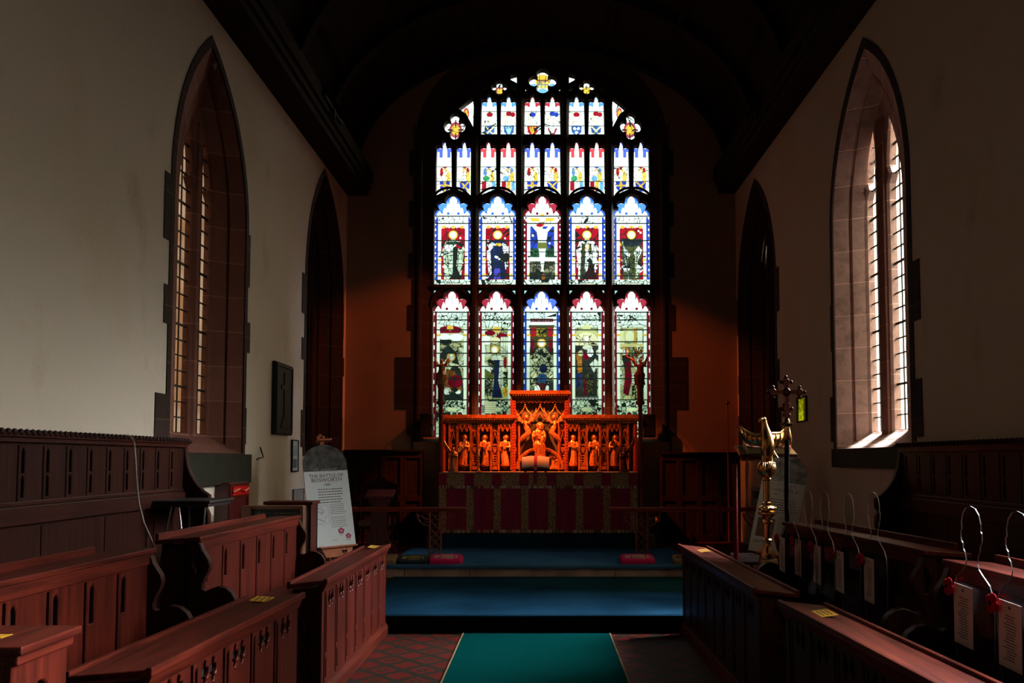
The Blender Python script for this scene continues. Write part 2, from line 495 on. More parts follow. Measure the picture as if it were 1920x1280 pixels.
# ------------------------------------------------------------------ shell of the chancel
plaster = plaster_mat('old_cream_plaster', (.65,.575,.46), (.58,.48,.32), (.37,.29,.19))
eplaster = plaster_mat('darkened_warm_plaster', (.34,.20,.12), (.28,.16,.09), (.2,.11,.06))  # east plaster darkened and reddened to offset the daylight reaching it
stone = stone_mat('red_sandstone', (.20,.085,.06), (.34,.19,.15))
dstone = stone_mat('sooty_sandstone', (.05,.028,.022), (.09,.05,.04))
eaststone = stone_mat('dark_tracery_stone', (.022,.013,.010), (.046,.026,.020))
slate = mat('slate', (.024,.024,.016), rough=.8, spec=.15, bump=.1, coords='Position')
roofwood = wood('dark_roof_boards', (.014,.009,.006), (.024,.015,.010), rough=.85, grain='Y', spec=.1)
lead = mat('lead_came', (.03,.03,.032), rough=.6, metal=.3)
WTOP = 6.5
struct = lambda mb, name, m, parent=None, **k: build(mb, name, m, parent, kind=('structure' if parent is None else None), **k)

# east wall with the arched window opening, gable under the barrel roof
EWX = 1.86; ESILL = at(1015, 822, 13.5).z; ESPR = at(1015, 278, 13.5).z; EAPX = at(1015, 119, 13.5).z
def arch_open(hw, z0, zs, za, n=40, p=2.25):
    l = [(-hw, z0), (hw, z0)]
    for i in range(n+1):
        a = math.pi*i/n; c, s = math.cos(a), math.sin(a)
        l.append((hw*math.copysign(abs(c)**(2/p), c), zs+(za-zs)*abs(s)**(2/p)))
    return l
gable = [(-W-.3, -.1), (W+.3, -.1), (W+.3, 6.2)]+[(3.35*math.cos(math.pi*i/30), 6.2+2.95*math.sin(math.pi*i/30)) for i in range(31)]+[(-W-.3, 6.2)]
outer = arch_open(EWX+.27, ESILL-.06, ESPR, EAPX+.22)
inner = arch_open(EWX+.03, ESILL+.02, ESPR, EAPX+.03)
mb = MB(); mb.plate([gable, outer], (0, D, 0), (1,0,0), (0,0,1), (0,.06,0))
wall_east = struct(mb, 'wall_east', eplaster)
mb = MB(); mb.plate([gable, arch_open(EWX+.32, ESILL-.06, ESPR, EAPX+.27)], (0, D+.065, 0), (1,0,0), (0,0,1), (0,.4,0))
struct(mb, 'wall_east_core', dstone)
mb = MB()
mb.loft([[Vector((x, D+.005, z)) for x, z in outer], [Vector((x, D+.2, z)) for x, z in inner]], caps=False)
mb.loft([[Vector((x, D+.2, z)) for x, z in inner], [Vector((x*1.08, D+.2, (z-4)*1.08+4)) for x, z in inner]], caps=False)
for sx in (-1, 1):           # moulded shaft on each jamb and dark blocks of uneven width beside the opening
    mb.lathe([(.05, ESILL-.05), (.05, ESPR)], (sx*(EWX+.2), D+.02, 0), 10)
    z = ESILL-.4; k = 0
    while z < ESPR:
        zq = at(0, 725, D).z; wq = .30 if abs(z+.2-zq) < .3 else (.10 if k % 2 else .03)
        x0 = sx*(EWX+.27); mb.box(min(x0, x0+sx*wq), max(x0, x0+sx*wq), D-.012, D+.05, z, z+.43)
        z += .44; k += 1
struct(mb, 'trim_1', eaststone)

# ---- east window: stone tracery with its lights
window_1 = bpy.data.objects.new('window_1', None); COL.objects.link(window_1); window_1.location = (0, D+.2, ESILL); window_1['kind'] = 'structure'
TY = D+.2
def wp(px, py): p = at(px, py, TY); return (p.x, p.z)
def wx(px): return at(px, 500, TY).x*1.0
def rx_(px, py0, py1): return wp(px, (py0+py1)/2)[0]
LIGHTS = []      # (kind, index, outline)
def light(kind, i, x0, x1, y0, y1, frac, lobes):
    X0, X1 = rx_(x0, y0, y1), rx_(x1, y0, y1); zt, zb = wp(1015, y0)[1], wp(1015, y1)[1]
    zs = zt-(zt-zb)*frac
    LIGHTS.append((kind, i, foiled(X0, X1, zb, zs, zt, lobes)))
for i, (x0, x1) in enumerate([(813,882),(897,967),(982,1051.5),(1067,1136),(1152,1220)]): light('saint', i, x0, x1, 363, 533, .21, 5)
for i, (x0, x1) in enumerate([(810,879.5),(896,963),(981,1050),(1067.5,1135),(1152.5,1221.5)]): light('scene', i, x0, x1, 543, 819, .14, 5)
bays = [(816.8,847,854.6,884.2),(899.4,930.7,937,968),(982.5,1013,1020.6,1051.5),(1067,1097,1105,1135),(1151,1181,1188,1219)]
for i, (a, b, c, d) in enumerate(bays):
    for j, (x0, x1) in enumerate(((a, b), (c, d))):
        light('angel', 2*i+j, x0, x1, 261, 366 , .17, 3)
        k, n, o = LIGHTS.pop()
        zc0, zc1 = wp(1015, 366)[1], wp(1015, 353)[1]
        o[0] = (o[0][0], zc0 if j == 0 else zc1); o[1] = (o[1][0], zc1 if j == 0 else zc0)
        LIGHTS.append((k, n, o))
for i, (x0, x1) in enumerate([(901.7,932),(938,968.7),(982.8,1014),(1021,1051),(1066.4,1097),(1103.5,1134)]): light('shield', i, x0, x1, 175, 251, .21, 3)
def add_foil(i, px, py, rw, rh, ph=0., cusp=.5):
    X, Z = wp(px, py); s = TY/FPX
    LIGHTS.append(('foil', i, quatrefoil(X, Z, rw*s, rh*s, 44, cusp, ph)))
for i, f in enumerate([(1017.6,151,27,24),(936,162.6,15.5,14),(1100.4,162,15.5,14),(852.4,236,20.5,26),(1183,236,20.5,26)]): add_foil(i, *f)
for i, pts in enumerate([[(886.5,182),(888,200),(887,237),(874,213),(859.5,203),(873,192)],
                         [(1149.5,182),(1148,200),(1149,237),(1162,213),(1175,203),(1163,192)],
                         [(957,140),(968.5,137),(969,155),(957.5,149)],[(1067,137),(1078,140),(1078,149),(1067,155)],
                         [(903,170),(913,161.5),(913,164.5),(903.5,171)],[(958,161),(968,166),(968,171),(958,165)],
                         [(1067,166),(1077,161),(1077,165),(1067,171)],[(1122,161),(1132.5,167),(1132,171),(1122,165)],
                         [(985,160),(990,169),(984.5,170)],[(1050,160),(1051,170),(1045,169)]]):
    LIGHTS.append(('sliver', i, [wp(*p) for p in pts][::-1]))
for i, px in enumerate([812,882,897.5,966,983,1049,1068,1134,1153,1220]):       # little spandrel lights under the transom
    s = 1 if i % 2 == 0 else -1
    LIGHTS.append(('spandrel', i, [wp(px, 541), wp(px, 551), wp(px+s*8, 541.5)][::(-1 if s > 0 else 1)]))
LIGHTS = [(k, i, [(x, z) for x, z in o]) for k, i, o in LIGHTS]
big = arch_open(EWX+.06, ESILL-.05, ESPR, EAPX+.06)
mb = MB(); mb.plate([big]+[o for _, _, o in LIGHTS], (0, TY, 0), (1,0,0), (0,0,1), (0,.16,0), ch=.012)
# mullion fronts, transom moulding and the arches over each light stand forward of the tracery
for px in (889.5, 974.5, 1059.5, 1143.5):
    x = wx(px); zt = wp(0, 175 if 900 < px < 1130 else 262)[1]
    mb.slab([(x-.07, TY, ESILL), (x+.07, TY, ESILL), (x+.07, TY, zt), (x-.07, TY, zt)], [(x-.025, TY-.09, ESILL), (x+.025, TY-.09, ESILL), (x+.025, TY-.09, zt), (x-.025, TY-.09, zt)], 0)
zt = wp(0, 538)[1]; mb.box(-EWX, EWX, TY-.07, TY+.02, zt-.02, zt+.03)
def hood(x0, x1, zs, za, r=.022):
    pts = [(p[0], TY-.02, p[1]) for p in lancet(x0, x1, zs-.01, zs, za, 9)[2:]]
    mb.tube(pts, r, 6)
for x0, x1 in ((808,884),(893,970),(978,1055),(1064,1139),(1149,1225)):
    hood(wx(x0), wx(x1), wp(0, 575)[1], wp(0, 539.5)[1]); hood(wx(x0), wx(x1), wp(0, 385)[1], wp(0, 353)[1])
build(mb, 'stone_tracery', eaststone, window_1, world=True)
for px in (889.5, 974.5, 1059.5, 1143.5):       # unseen fins added behind the glass to shut out slanting light
    x = wx(px); zt = wp(0, 190 if 900 < px < 1130 else 275)[1]; x2 = x*1.022
    mb = MB(); mb.slab([(x-.05, TY+.185, ESILL), (x+.05, TY+.185, ESILL), (x+.05, TY+.185, zt), (x-.05, TY+.185, zt)], [(x2-.025, TY+.5, ESILL), (x2+.025, TY+.5, ESILL), (x2+.025, TY+.5, zt), (x2-.025, TY+.5, zt)], 0)
    build(mb, 'light_stop_fin', eaststone, window_1, world=True)

# ---- glass painting: every light is a mosaic of small coloured quarries
WH, PG, RED, CRM, BLU, LBL, GLD, DRK, NVY, BRN, GRN = (.86,.95,.92), (.5,.66,.47), (.36,.008,.02), (.17,.004,.016), (.02,.05,.42), (.16,.4,.78), (.72,.43,.05), (.012,.016,.014), (.012,.02,.08), (.2,.07,.015), (.03,.12,.05)
PINK = (.62,.12,.16); CREAM = (.75,.72,.45); OLV = (.12,.14,.03)
class Canvas:
    def __init__(s, w, h, seed, base=WH):
        w, h = int(w*1.5), int(h*1.5); s.w, s.h = w, h; s.rs = np.random.RandomState(seed); s.asp = h/w
        s.U, s.V = np.meshgrid((np.arange(w)+.5)/w, (np.arange(h)+.5)/h)
        s.c = np.empty((h, w, 3)); s.c[:] = base
    def put(s, m, c): s.c[m] = c
    def rect(s, a, b, c, d, col): s.put((s.U >= a) & (s.U < c) & (s.V >= b) & (s.V < d), col)
    def ell(s, a, b, r, q, col): s.put(((s.U-a)/r)**2+((s.V-b)/q)**2 < 1, col)
    def disc(s, a, b, r, col): s.ell(a, b, r, r/s.asp, col)
    def poly(s, pts, col): s.put(inside(np.array(pts), np.c_[s.U.ravel(), s.V.ravel()]).reshape(s.h, s.w), col)
    def line(s, a, b, c, d, t, col):
        p = np.array([a, b*s.asp]); q = np.array([c, d*s.asp]); e = q-p; L = max(1e-9, e @ e)
        X, Y = s.U-p[0], s.V*s.asp-p[1]; k = np.clip((X*e[0]+Y*e[1])/L, 0, 1)
        s.put((X-k*e[0])**2+(Y-k*e[1])**2 < t*t, col)
    def leads(s, n, thr, box=(0,0,1,1), jit=.3):
        a, b, c, d = box; m = (s.U >= a) & (s.U < c) & (s.V >= b) & (s.V < d)
        P = np.c_[s.rs.uniform(a, c, n), s.rs.uniform(b, d, n)*s.asp]
        X = np.c_[s.U[m], s.V[m]*s.asp]
        dd = ((X[:, None]-P[None])**2).sum(2)**.5; o = np.sort(dd, 1); idx = dd.argmin(1)
        t = s.rs.uniform(1-jit, 1+jit*.2, (n, 1))
        q = s.c[m]*t[idx]; q[(o[:, 1]-o[:, 0]) < thr*.68] = DRK; s.c[m] = q
    def bars(s, vs, t=.005):
        for v in vs: s.rect(0, v-t, 1, v+t, DRK)
    def grid(s, nu, nv, box, t=.1):
        a, b, c, d = box; fu = ((s.U-a)/(c-a)*nu) % 1; fv = ((s.V-b)/(d-b)*nv) % 1
        s.put((s.U >= a) & (s.U < c) & (s.V >= b) & (s.V < d) & ((fu < t) | (fv < t)), tuple(.25*x for x in WH))
    def speck(s, amt=.12): s.c *= s.rs.uniform(1-amt, 1+amt*.4, (s.h, s.w, 1))
    def border(s, col, v0, v1, flip=False, w=.085):
        for a, b, o in ((0, w, 0), (1-w, 1, 1)):
            s.rect(a, v0, b, v1, col)
            n = 22
            for k in range(n):
                v = v0+(v1-v0)*k/n
                if k % 2 == 0: s.rect(a if o == 0 else b-.03, v, a+.03 if o == 0 else b, v+(v1-v0)/n*.8, WH)
                s.rect(a, v, b, v+.003, DRK)
    def head(s, u, v, r, robe=None):
        s.disc(u, v, r*1.28, DRK); s.disc(u, v, r*1.18, GLD); s.disc(u, v, r*.88, CREAM); s.ell(u, v+.004, r*.5, r*.75/s.asp, WH)
def canopy(c, v1, dark, tall):
    """white tabernacle work against coloured ground in the head of a light"""
    c.rect(0, 0, 1, v1, dark)
    c.ell(.5, v1*.55, .4, v1*.35, tuple(min(1, x*2+.02) for x in dark))
    for a, w_, t in ((.5, .105, 0.), (.36, .05, .36), (.64, .05, .36), (.27, .05, .58), (.73, .05, .58), (.12, .08, .78), (.88, .08, .78)):
        c.poly([(a-w_, v1), (a-w_, v1*(t+.16)), (a-w_*.6, v1*(t+.05)), (a, v1*t-.01), (a+w_*.6, v1*(t+.05)), (a+w_, v1*(t+.16)), (a+w_, v1)], WH)
    c.rect(.2, v1*.84, .8, v1*.99, WH)
    for a in (.36, .64): c.ell(a, v1*.87, .035, v1*.07, dark)
    if tall: c.line(.5, v1*.25, .5, v1*.6, .012, (.5,.6,.7))
def paint_saint(i):
    c = Canvas(62, 156, 40+i)
    centre = i == 2
    side = CRM if centre else BLU
    c.rect(.17, .33, .83, .93, RED if not centre else BLU)
    if not centre:
        c.rect(.15, .30, .85, .36, WH)
        for a in (.3, .5, .7): c.ell(a, .385, .15, .045, RED); 
        for a in (.25, .5, .75): c.ell(a, .338, .06, .018, GLD)
    c.leads(34, .02, (.17, .34, .83, .93))
    rs = c.rs
    for k in range(9):
        a, v = rs.choice([.24, .3, .7, .76]), rs.uniform(.37, .85); c.rect(a-.025, v, a+.025, v+.022, WH)
    for a in (.1, .83): c.rect(a, .3, a+.075, .95, WH); c.rect(a, .66, a+.075, .675, DRK); c.ell(a+.037, .705, .06, .012, GLD); c.ell(a+.037, .865, .06, .01, GLD)
    for a in (.09, .91): c.rect(a-.07, .49, a+.07, .615, WH)
    c.border(side, .225, .93)
    canopy(c, .215, (.03,.12,.55) if not centre else CRM, True)
    c.rect(.1, .218, .9, .297, WH)
    c.leads(16, .012, (.1, .22, .9, .297), .15)
    if centre:
        c.rect(.1, .2, .9, .27, WH); c.rect(.14, .236, .86, .272, GLD); c.rect(.47, .2, .56, .32, (.45,.2,.02)); c.disc(.5, .212, .06, GLD)
        c.rect(.17, .575, .83, .70, GRN); c.leads(26, .02, (.17, .575, .83, .7), .9)
        c.rect(.1, .675, .9, .72, WH); c.rect(.15, .72, .85, .84, (.2,.2,.12)); c.leads(30, .022, (.15, .72, .85, .84), .9)
        for s_ in (-1, 1): c.line(.5+s_*.36, .262, .5+s_*.14, .37, .045, WH); c.ell(.5+s_*.4, .258, .06, .022, WH)
        c.poly([(.34, .36), (.66, .36), (.63, .44), (.6, .53), (.4, .53), (.37, .44)], WH)
        c.ell(.43, .335, .09, .035, CREAM); c.ell(.43, .318, .1, .018, RED); c.ell(.5, .25, .09, .03, WH)
        c.poly([(.38, .51), (.62, .51), (.64, .575), (.36, .575)], OLV)
        c.poly([(.4, .575), (.6, .575), (.58, .66), (.53, .80), (.55, .835), (.45, .835), (.48, .8), (.42, .66)], (.62,.78,.7))
        c.rect(.15, .84, .85, .925, (.05,.06,.04)); c.leads(18, .03, (.15, .84, .85, .925), .9); c.ell(.53, .895, .05, .035, BRN)
    else:
        robes = {0: (PG, DRK, WH), 1: (NVY, WH, (.1,.12,.5)), 3: (WH, OLV, (.05,.02,.02)), 4: ((.07,.08,.03), WH, DRK)}[i]
        a, b, d = robes
        c.poly([(.5, .47), (.7, .5), (.82, .58), (.76, .72), (.72, .92), (.26, .92), (.25, .72), (.2, .6), (.3, .5)], a)
        if i == 0:
            c.poly([(.5, .52), (.64, .56), (.6, .74), (.56, .92), (.5, .92)], DRK); c.poly([(.38, .92), (.62, .8), (.75, .92)], DRK)
            c.poly([(.24, .56), (.4, .51), (.46, .58), (.3, .62)], WH); c.line(.3, .64, .56, .54, .02, WH); c.ell(.68, .54, .1, .04, RED); c.disc(.2, .645, .06, DRK); c.disc(.2, .645, .035, WH); c.line(.26, .64, .38, .63, .02, DRK)
            c.rect(.3, .5, .62, .53, (.02,.05,.03))
        if i == 1:
            c.poly([(.3, .5), (.2, .6), (.26, .85), (.34, .85), (.3, .6), (.45, .53)], WH); c.poly([(.62, .51), (.8, .55), (.8, .7), (.72, .82), (.66, .66)], WH)
            c.ell(.52, .535, .09, .02, GLD); c.line(.45, .67, .7, .72, .03, WH); c.rect(.4, .8, .58, .92, (.06,.06,.45)); c.line(.2, .9, .3, .86, .03, WH)
        if i == 3:
            c.poly([(.36, .52), (.3, .92), (.75, .92), (.66, .74), (.62, .52)], (.05,.06,.03)); c.poly([(.47, .53), (.44, .8), (.5, .87), (.55, .7), (.55, .53)], WH)
            c.rect(.44, .53, .47, .6, GLD); c.rect(.54, .53, .57, .6, GLD); c.poly([(.36, .92), (.62, .74), (.8, .92)], (.03,.01,.012)); c.line(.6, .66, .78, .74, .05, WH)
        if i == 4:
            c.poly([(.2, .47), (.8, .47), (.8, .53), (.5, .56), (.2, .53)], (.02,.03,.04)); c.poly([(.24, .53), (.46, .64), (.42, .7), (.3, .62)], WH)
            c.poly([(.56, .62), (.7, .55), (.8, .6), (.66, .72)], WH); c.ell(.32, .8, .13, .035, WH); c.ell(.72, .8, .1, .045, WH); c.line(.25, .5, .42, .92, .016, (.2,.4,.4)); c.ell(.22, .53, .05, .02, GLD)
            c.rect(.6, .6, .68, .9, PG)
        c.leads(40, .018, (.2, .47, .82, .92), .35)
        for (x_, y_), d_ in (((.34, .6), .03), ((.66, .6), .03)): c.line(x_, y_, .5+(x_-.5)*.6, .9, .008, DRK)
        c.head(.5, .425, .105)
    c.rect(0, .925, 1, 1, (.6,.75,.62)); c.leads(26, .02, (0, .925, 1, 1), .2); c.rect(.3, .955, .7, .985, CREAM); c.grid(9, 1, (.3, .955, .7, .985), .4)
    c.bars((.216, .297, .489, .615, .748, .883)); c.speck()
    return c
def paint_scene(i):
    c = Canvas(62, 252, 60+i, (.55,.68,.5))
    side = BLU if i == 2 else CRM
    c.rect(.1, .16, .9, .24, (.7,.85,.75)); c.leads(26, .014, (.1, .15, .9, .25), .2)
    B = (.1, .25, .9, .74)
    c.rect(*[B[0], B[1], B[2], B[3]], (.46,.5,.25))
    c.leads(40, .02, (.1, .25, .9, .45), .5)
    if i == 0:
        c.ell(.45, .265, .33, .03, CRM); c.ell(.45, .25, .09, .02, GLD); c.rect(.12, .285, .9, .34, (.5,.55,.3))
        c.ell(.3, .31, .14, .022, WH); c.ell(.62, .315, .2, .025, WH); c.rect(.15, .33, .5, .36, DRK)
        c.poly([(.15, .44), (.4, .36), (.62, .42), (.8, .6), (.85, .74), (.12, .74)], (.02,.03,.03))
        c.poly([(.2, .5), (.42, .45), (.55, .5), (.4, .56), (.25, .6)], (.6,.68,.45)); c.head(.48, .45, .1)
        c.line(.5, .5, .75, .52, .04, CREAM); c.poly([(.35, .53), (.6, .55), (.8, .68), (.3, .7)], BRN); c.ell(.6, .62, .2, .045, CRM); c.ell(.38, .685, .1, .025, WH); c.ell(.68, .69, .08, .015, WH)
        c.poly([(.72, .38), (.85, .4), (.85, .54), (.72, .52)], (.55,.62,.45)); c.rect(.14, .55, .26, .7, DRK); c.rect(.22, .56, .3, .62, WH)
    if i == 1:
        c.ell(.32, .285, .15, .018, CRM); c.ell(.5, .26, .1, .02, GLD); c.poly([(.4, .34), (.6, .28), (.9, .3), (.9, .315), (.6, .34)], CRM)
        c.ell(.22, .335, .14, .03, WH); c.ell(.45, .335, .16, .022, CREAM); c.rect(.62, .31, .82, .44, (.6,.68,.5)); c.grid(3, 4, (.62, .31, .82, .44), .12)
        c.rect(.1, .5, .45, .6, OLV); c.ell(.25, .415, .12, .04, (.6,.68,.5)); c.head(.45, .4, .1)
        c.poly([(.35, .44), (.62, .44), (.75, .5), (.7, .66), (.52, .66), (.45, .5)], (.62,.72,.6)); c.poly([(.42, .47), (.6, .47), (.56, .62), (.68, .73), (.38, .73), (.44, .6)], NVY)
        c.poly([(.18, .49), (.4, .53), (.34, .56), (.12, .52)], WH); c.rect(.1, .6, .4, .72, (.3,.3,.2)); c.leads(26, .03, (.1, .6, .4, .72), .6)
        c.ell(.75, .49, .05, .04, RED); c.rect(.72, .56, .82, .66, (.4,.55,.15)); c.leads(16, .03, (.7, .55, .86, .66), .5); c.ell(.77, .69, .09, .03, (.6,.32,.02))
    if i == 2:
        c.rect(.1, .15, .9, .23, (.7,.85,.8)); c.rect(.18, .185, .82, .21, CRM); c.grid(9, 1, (.18, .19, .82, .205), .5); c.rect(.2, .21, .8, .225, WH)
        c.rect(.15, .23, .85, .44, (.05,.05,.02)); c.rect(.2, .245, .34, .31, RED); c.rect(.68, .245, .8, .31, RED); c.rect(.36, .255, .62, .31, (.4,.3,.02)); c.leads(16, .02, (.36, .25, .62, .31), .5)
        c.rect(.2, .33, .3, .42, CRM); c.rect(.7, .33, .8, .42, CRM); c.rect(.1, .3, .18, .4, WH); c.rect(.82, .3, .9, .4, WH)
        c.poly([(.5, .36), (.7, .42), (.88, .5), (.86, .62), (.14, .62), (.14, .5), (.3, .42)], (.55,.62,.38)); c.leads(56, .018, (.14, .38, .88, .6), .5); c.rect(.44, .41, .56, .44, DRK)
        c.head(.5, .355, .105); c.ell(.55, .53, .11, .03, NVY); c.rect(.1, .58, .9, .78, (.45,.5,.3)); c.leads(60, .022, (.1, .57, .9, .78), .75)
        c.ell(.52, .6, .13, .035, (.02,.07,.2)); c.disc(.28, .575, .085, CREAM); c.disc(.72, .575, .085, CREAM); c.rect(.36, .63, .64, .78, (.06,.012,.012)); c.ell(.38, .68, .08, .035, WH); c.ell(.66, .68, .06, .035, WH); c.rect(.7, .62, .85, .78, (.03,.03,.03))
    if i == 3:
        c.ell(.5, .33, .38, .08, (.5,.52,.22)); c.ell(.5, .345, .32, .065, CREAM); c.leads(16, .014, (.2, .3, .8, .37), .3); c.ell(.5, .325, .06, .02, WH); c.ell(.5, .245, .12, .02, (.6,.6,.3))
        c.rect(.15, .37, .85, .74, (.03,.035,.03)); c.poly([(.2, .42), (.35, .4), (.38, .55), (.25, .56)], (.5,.18,.02)); c.ell(.33, .425, .07, .022, CREAM); c.ell(.48, .44, .09, .03, CRM)
        c.ell(.6, .42, .09, .03, WH); c.ell(.52, .385, .14, .015, (.7,.75,.6)); c.ell(.86, .43, .12, .035, NVY); c.ell(.82, .42, .06, .02, CREAM); c.poly([(.58, .5), (.75, .46), (.85, .5), (.7, .56)], (.72,.8,.7))
        c.rect(.17, .56, .36, .66, (.02,.035,.13)); c.rect(.45, .57, .68, .7, (.12,.1,.03)); c.leads(18, .03, (.45, .57, .68, .7), .6); c.rect(.42, .6, .48, .72, CRM); c.rect(.8, .48, .88, .72, (.5,.58,.35))
        c.rect(.1, .725, .9, .745, WH); c.grid(8, 1, (.1, .725, .9, .745), .5)
    if i == 4:
        c.rect(.1, .27, .3, .4, (.6,.65,.35)); c.ell(.45, .3, .18, .05, (.5,.5,.22)); c.ell(.45, .31, .12, .04, (.65,.7,.45)); c.rect(.56, .25, .63, .44, (.45,.3,.06)); c.rect(.66, .26, .8, .38, (.65,.75,.6))
        c.rect(.1, .36, .9, .38, (.55,.5,.2)); c.head(.3, .415, .11); c.ell(.14, .41, .08, .025, WH); c.poly([(.22, .44), (.45, .43), (.5, .52), (.3, .54)], (.02,.02,.02))
        c.poly([(.52, .44), (.66, .37), (.84, .42), (.8, .46)], BRN); c.ell(.68, .39, .05, .02, CREAM); c.line(.65, .46, .82, .42, .025, WH); c.ell(.68, .5, .14, .04, (.65,.72,.55)); c.ell(.12, .5, .14, .03, (.65,.72,.6))
        c.poly([(.3, .5), (.45, .47), (.5, .6), (.4, .72), (.25, .7), (.3, .6)], CRM); c.rect(.1, .54, .24, .65, (.55,.68,.55)); c.poly([(.5, .56), (.75, .56), (.8, .64), (.5, .64)], (.65,.75,.65)); c.leads(40, .02, (.5, .4, .9, .74), .4)
    c.leads(46, .013, (.1, .38, .9, .74), .35)
    c.rect(.08, .745, .92, 1, (.6,.74,.58)); c.leads(60, .02, (.08, .745, .92, .83), .35)
    for k in range(2):
        v = .845+.085*k
        for u, col in ((.27, GRN), (.42, CRM), (.58, GRN), (.73, CRM)): c.ell(u, v+.005, .07, .022, DRK); c.ell(u, v+.005, .05, .017, col)
        c.ell(.5, v+.045, .17, .02, DRK); c.ell(.5, v+.046, .12, .014, CREAM); c.ell(.5, v-.035, .16, .014, (.7,.78,.5))
    c.leads(26, .02, (.08, .83, .92, 1), .2)
    if i == 1: c.rect(.1, .755, .5, .835, (.8,.78,.52)); c.grid(1, 6, (.1, .755, .5, .835), .2)
    for a in (.1, .83): c.rect(a, .25, a+.07, .78, (.78,.88,.78)); c.ell(a+.035, .3, .06, .008, GLD)
    c.border(side, .13, 1)
    canopy(c, .135, side if i != 2 else (.03,.07,.45), True)
    c.rect(.1, .137, .9, .16, (.75,.9,.85)); c.leads(14, .012, (.1, .137, .9, .2), .2)
    c.bars((.141, .195, .263, .345, .425, .515, .6, .745, .87), .0035); c.speck()
    return c
def paint_angel(i):
    c = Canvas(30, 104, 90+i)
    blue = i in (0, 1, 4, 5, 8, 9); g = BLU if blue else RED
    c.rect(0, 0, 1, .26, tuple(min(1, x*1.6+.04) for x in g)); c.poly([(.5, 0), (.62, .06), (.66, .3), (.34, .3), (.38, .06)], WH); c.rect(0, .16, .16, .3, WH); c.rect(.84, .16, 1, .3, WH); c.rect(0, .26, 1, .43, WH)
    c.ell(.5, .47, .22, .04, RED if blue else BLU); c.ell(.32, .55, .26, .11, (.85,.85,.75)); c.ell(.68, .56, .26, .12, (.85,.85,.6))
    c.ell(.7 if i % 2 else .3, .52, .1, .08, RED if blue else (.1,.25,.6)); c.ell(.72, .62, .13, .1, (.72,.5,.08)); c.ell(.5, .53, .11, .03, WH); c.disc(.5, .5, .14, GLD); c.disc(.5, .51, .09, WH)
    if blue:
        c.poly([(.18, .69), (.82, .69), (.8, .82), (.5, .9), (.2, .82)], BLU)
        if i % 4 == 0: c.rect(.42, .69, .58, .88, GLD); c.rect(.2, .75, .8, .78, GLD)
        elif i % 4 == 1: c.line(.25, .7, .75, .86, .05, GLD); c.line(.75, .7, .25, .86, .05, GLD)
        else: c.disc(.5, .76, .2, GLD); c.disc(.5, .76, .09, NVY)
    else:
        c.ell(.35, .64, .2, .05, (.04,.3,.12) if i in (2, 6) else LBL); c.rect(.1, .7, .36, .86, RED); c.rect(.4, .68, .62, .88, GLD if i % 2 else WH); c.rect(.68, .7, .92, .86, LBL)
    c.leads(22, .018, (0, .44, 1, .88), .15)
    c.rect(0, .88, 1, 1, WH); c.rect(.15, .92, .85, .97, BLU if blue else CRM); c.grid(4, 1, (.15, .905, .85, .925), .5)
    c.bars((.43, .69, .875), .006); c.speck(.06)
    return c
def paint_shield(i):
    c = Canvas(30, 76, 120+i)
    g = (.1,.3,.7) if i in (0, 1, 4, 5) else (.4,.03,.05)
    c.rect(0, 0, 1, .24, g); c.poly([(.5, 0), (.64, .08), (.7, .3), (.3, .3), (.36, .08)], WH); c.rect(0, .2, .2, .3, WH); c.rect(.8, .2, 1, .3, WH); c.rect(0, .23, 1, .34, WH)
    c.ell(.38, .5, .24, .16, (.9,.85,.55)); c.ell(.66, .5, .2, .17, (.9,.9,.8))
    for u, v, r in ((.5, .4, .18), (.75, .42, .14)) if i % 2 else ((.5, .42, .2),): c.ell(u, v, r, .06, RED if i not in (2, 3) else BLU)
    c.ell(.5, .52, .12, .05, WH)
    c.poly([(.18, .71), (.82, .71), (.8, .86), (.5, .96), (.2, .86)], RED if i == 2 else WH if i == 3 else (.04,.12,.4))
    if i in (0, 5): c.line(.22, .72, .78, .93, .05, CREAM); c.line(.78, .72, .22, .93, .05, CREAM)
    elif i == 3: c.line(.25, .78, .4, .9, .05, (.3,.03,.05)); c.line(.75, .78, .6, .9, .05, (.3,.03,.05)); c.line(.4, .9, .6, .9, .05, (.3,.03,.05))
    elif i == 4: c.disc(.38, .77, .1, WH); c.disc(.62, .77, .1, WH); c.disc(.5, .87, .1, WH)
    else:
        for u in (.34, .5, .66): c.line(u, .74, .5, .92, .05, GLD if i == 2 else (.3,.6,.5))
    c.leads(14, .02, (0, .35, 1, .96), .12); c.bars((.345, .7), .008); c.speck(.05)
    return c
def paint_small(kind, i):
    c = Canvas(34, 34, 150+i)
    if kind == 'foil':
        if i == 0:
            c.ell(.5, .35, .26, .3, GLD); c.rect(.3, .3, .7, .62, (.85,.55,.1)); c.grid(3, 2, (.3, .3, .7, .62), .35); c.ell(.5, .8, .2, .16, LBL); c.rect(.08, .46, .26, .54, LBL); c.rect(.74, .46, .92, .54, LBL); c.rect(.3, .28, .7, .34, BRN)
        else:
            c.disc(.5, .5, .3, (.35,.05,.08) if i != 2 else GLD); c.disc(.5, .5, .2, GLD); c.line(.5, .5, .5, .15, .03, DRK); c.line(.5, .5, .5, .85, .03, DRK); c.line(.5, .5, .15, .5, .03, DRK); c.line(.5, .5, .85, .5, .03, DRK); c.disc(.5, .5, .13, GLD)
    elif kind == 'sliver' and i < 2:
        c.disc(.45 if i == 0 else .55, .42, .2, (.5,.06,.05)); c.disc(.45 if i == 0 else .55, .42, .12, GLD)
    elif kind == 'spandrel': c.c[:] = (.35,.55,.55)
    c.leads(7, .02, (0,0,1,1), .12); c.speck(.05)
    return c
GLASS = stained_mat()
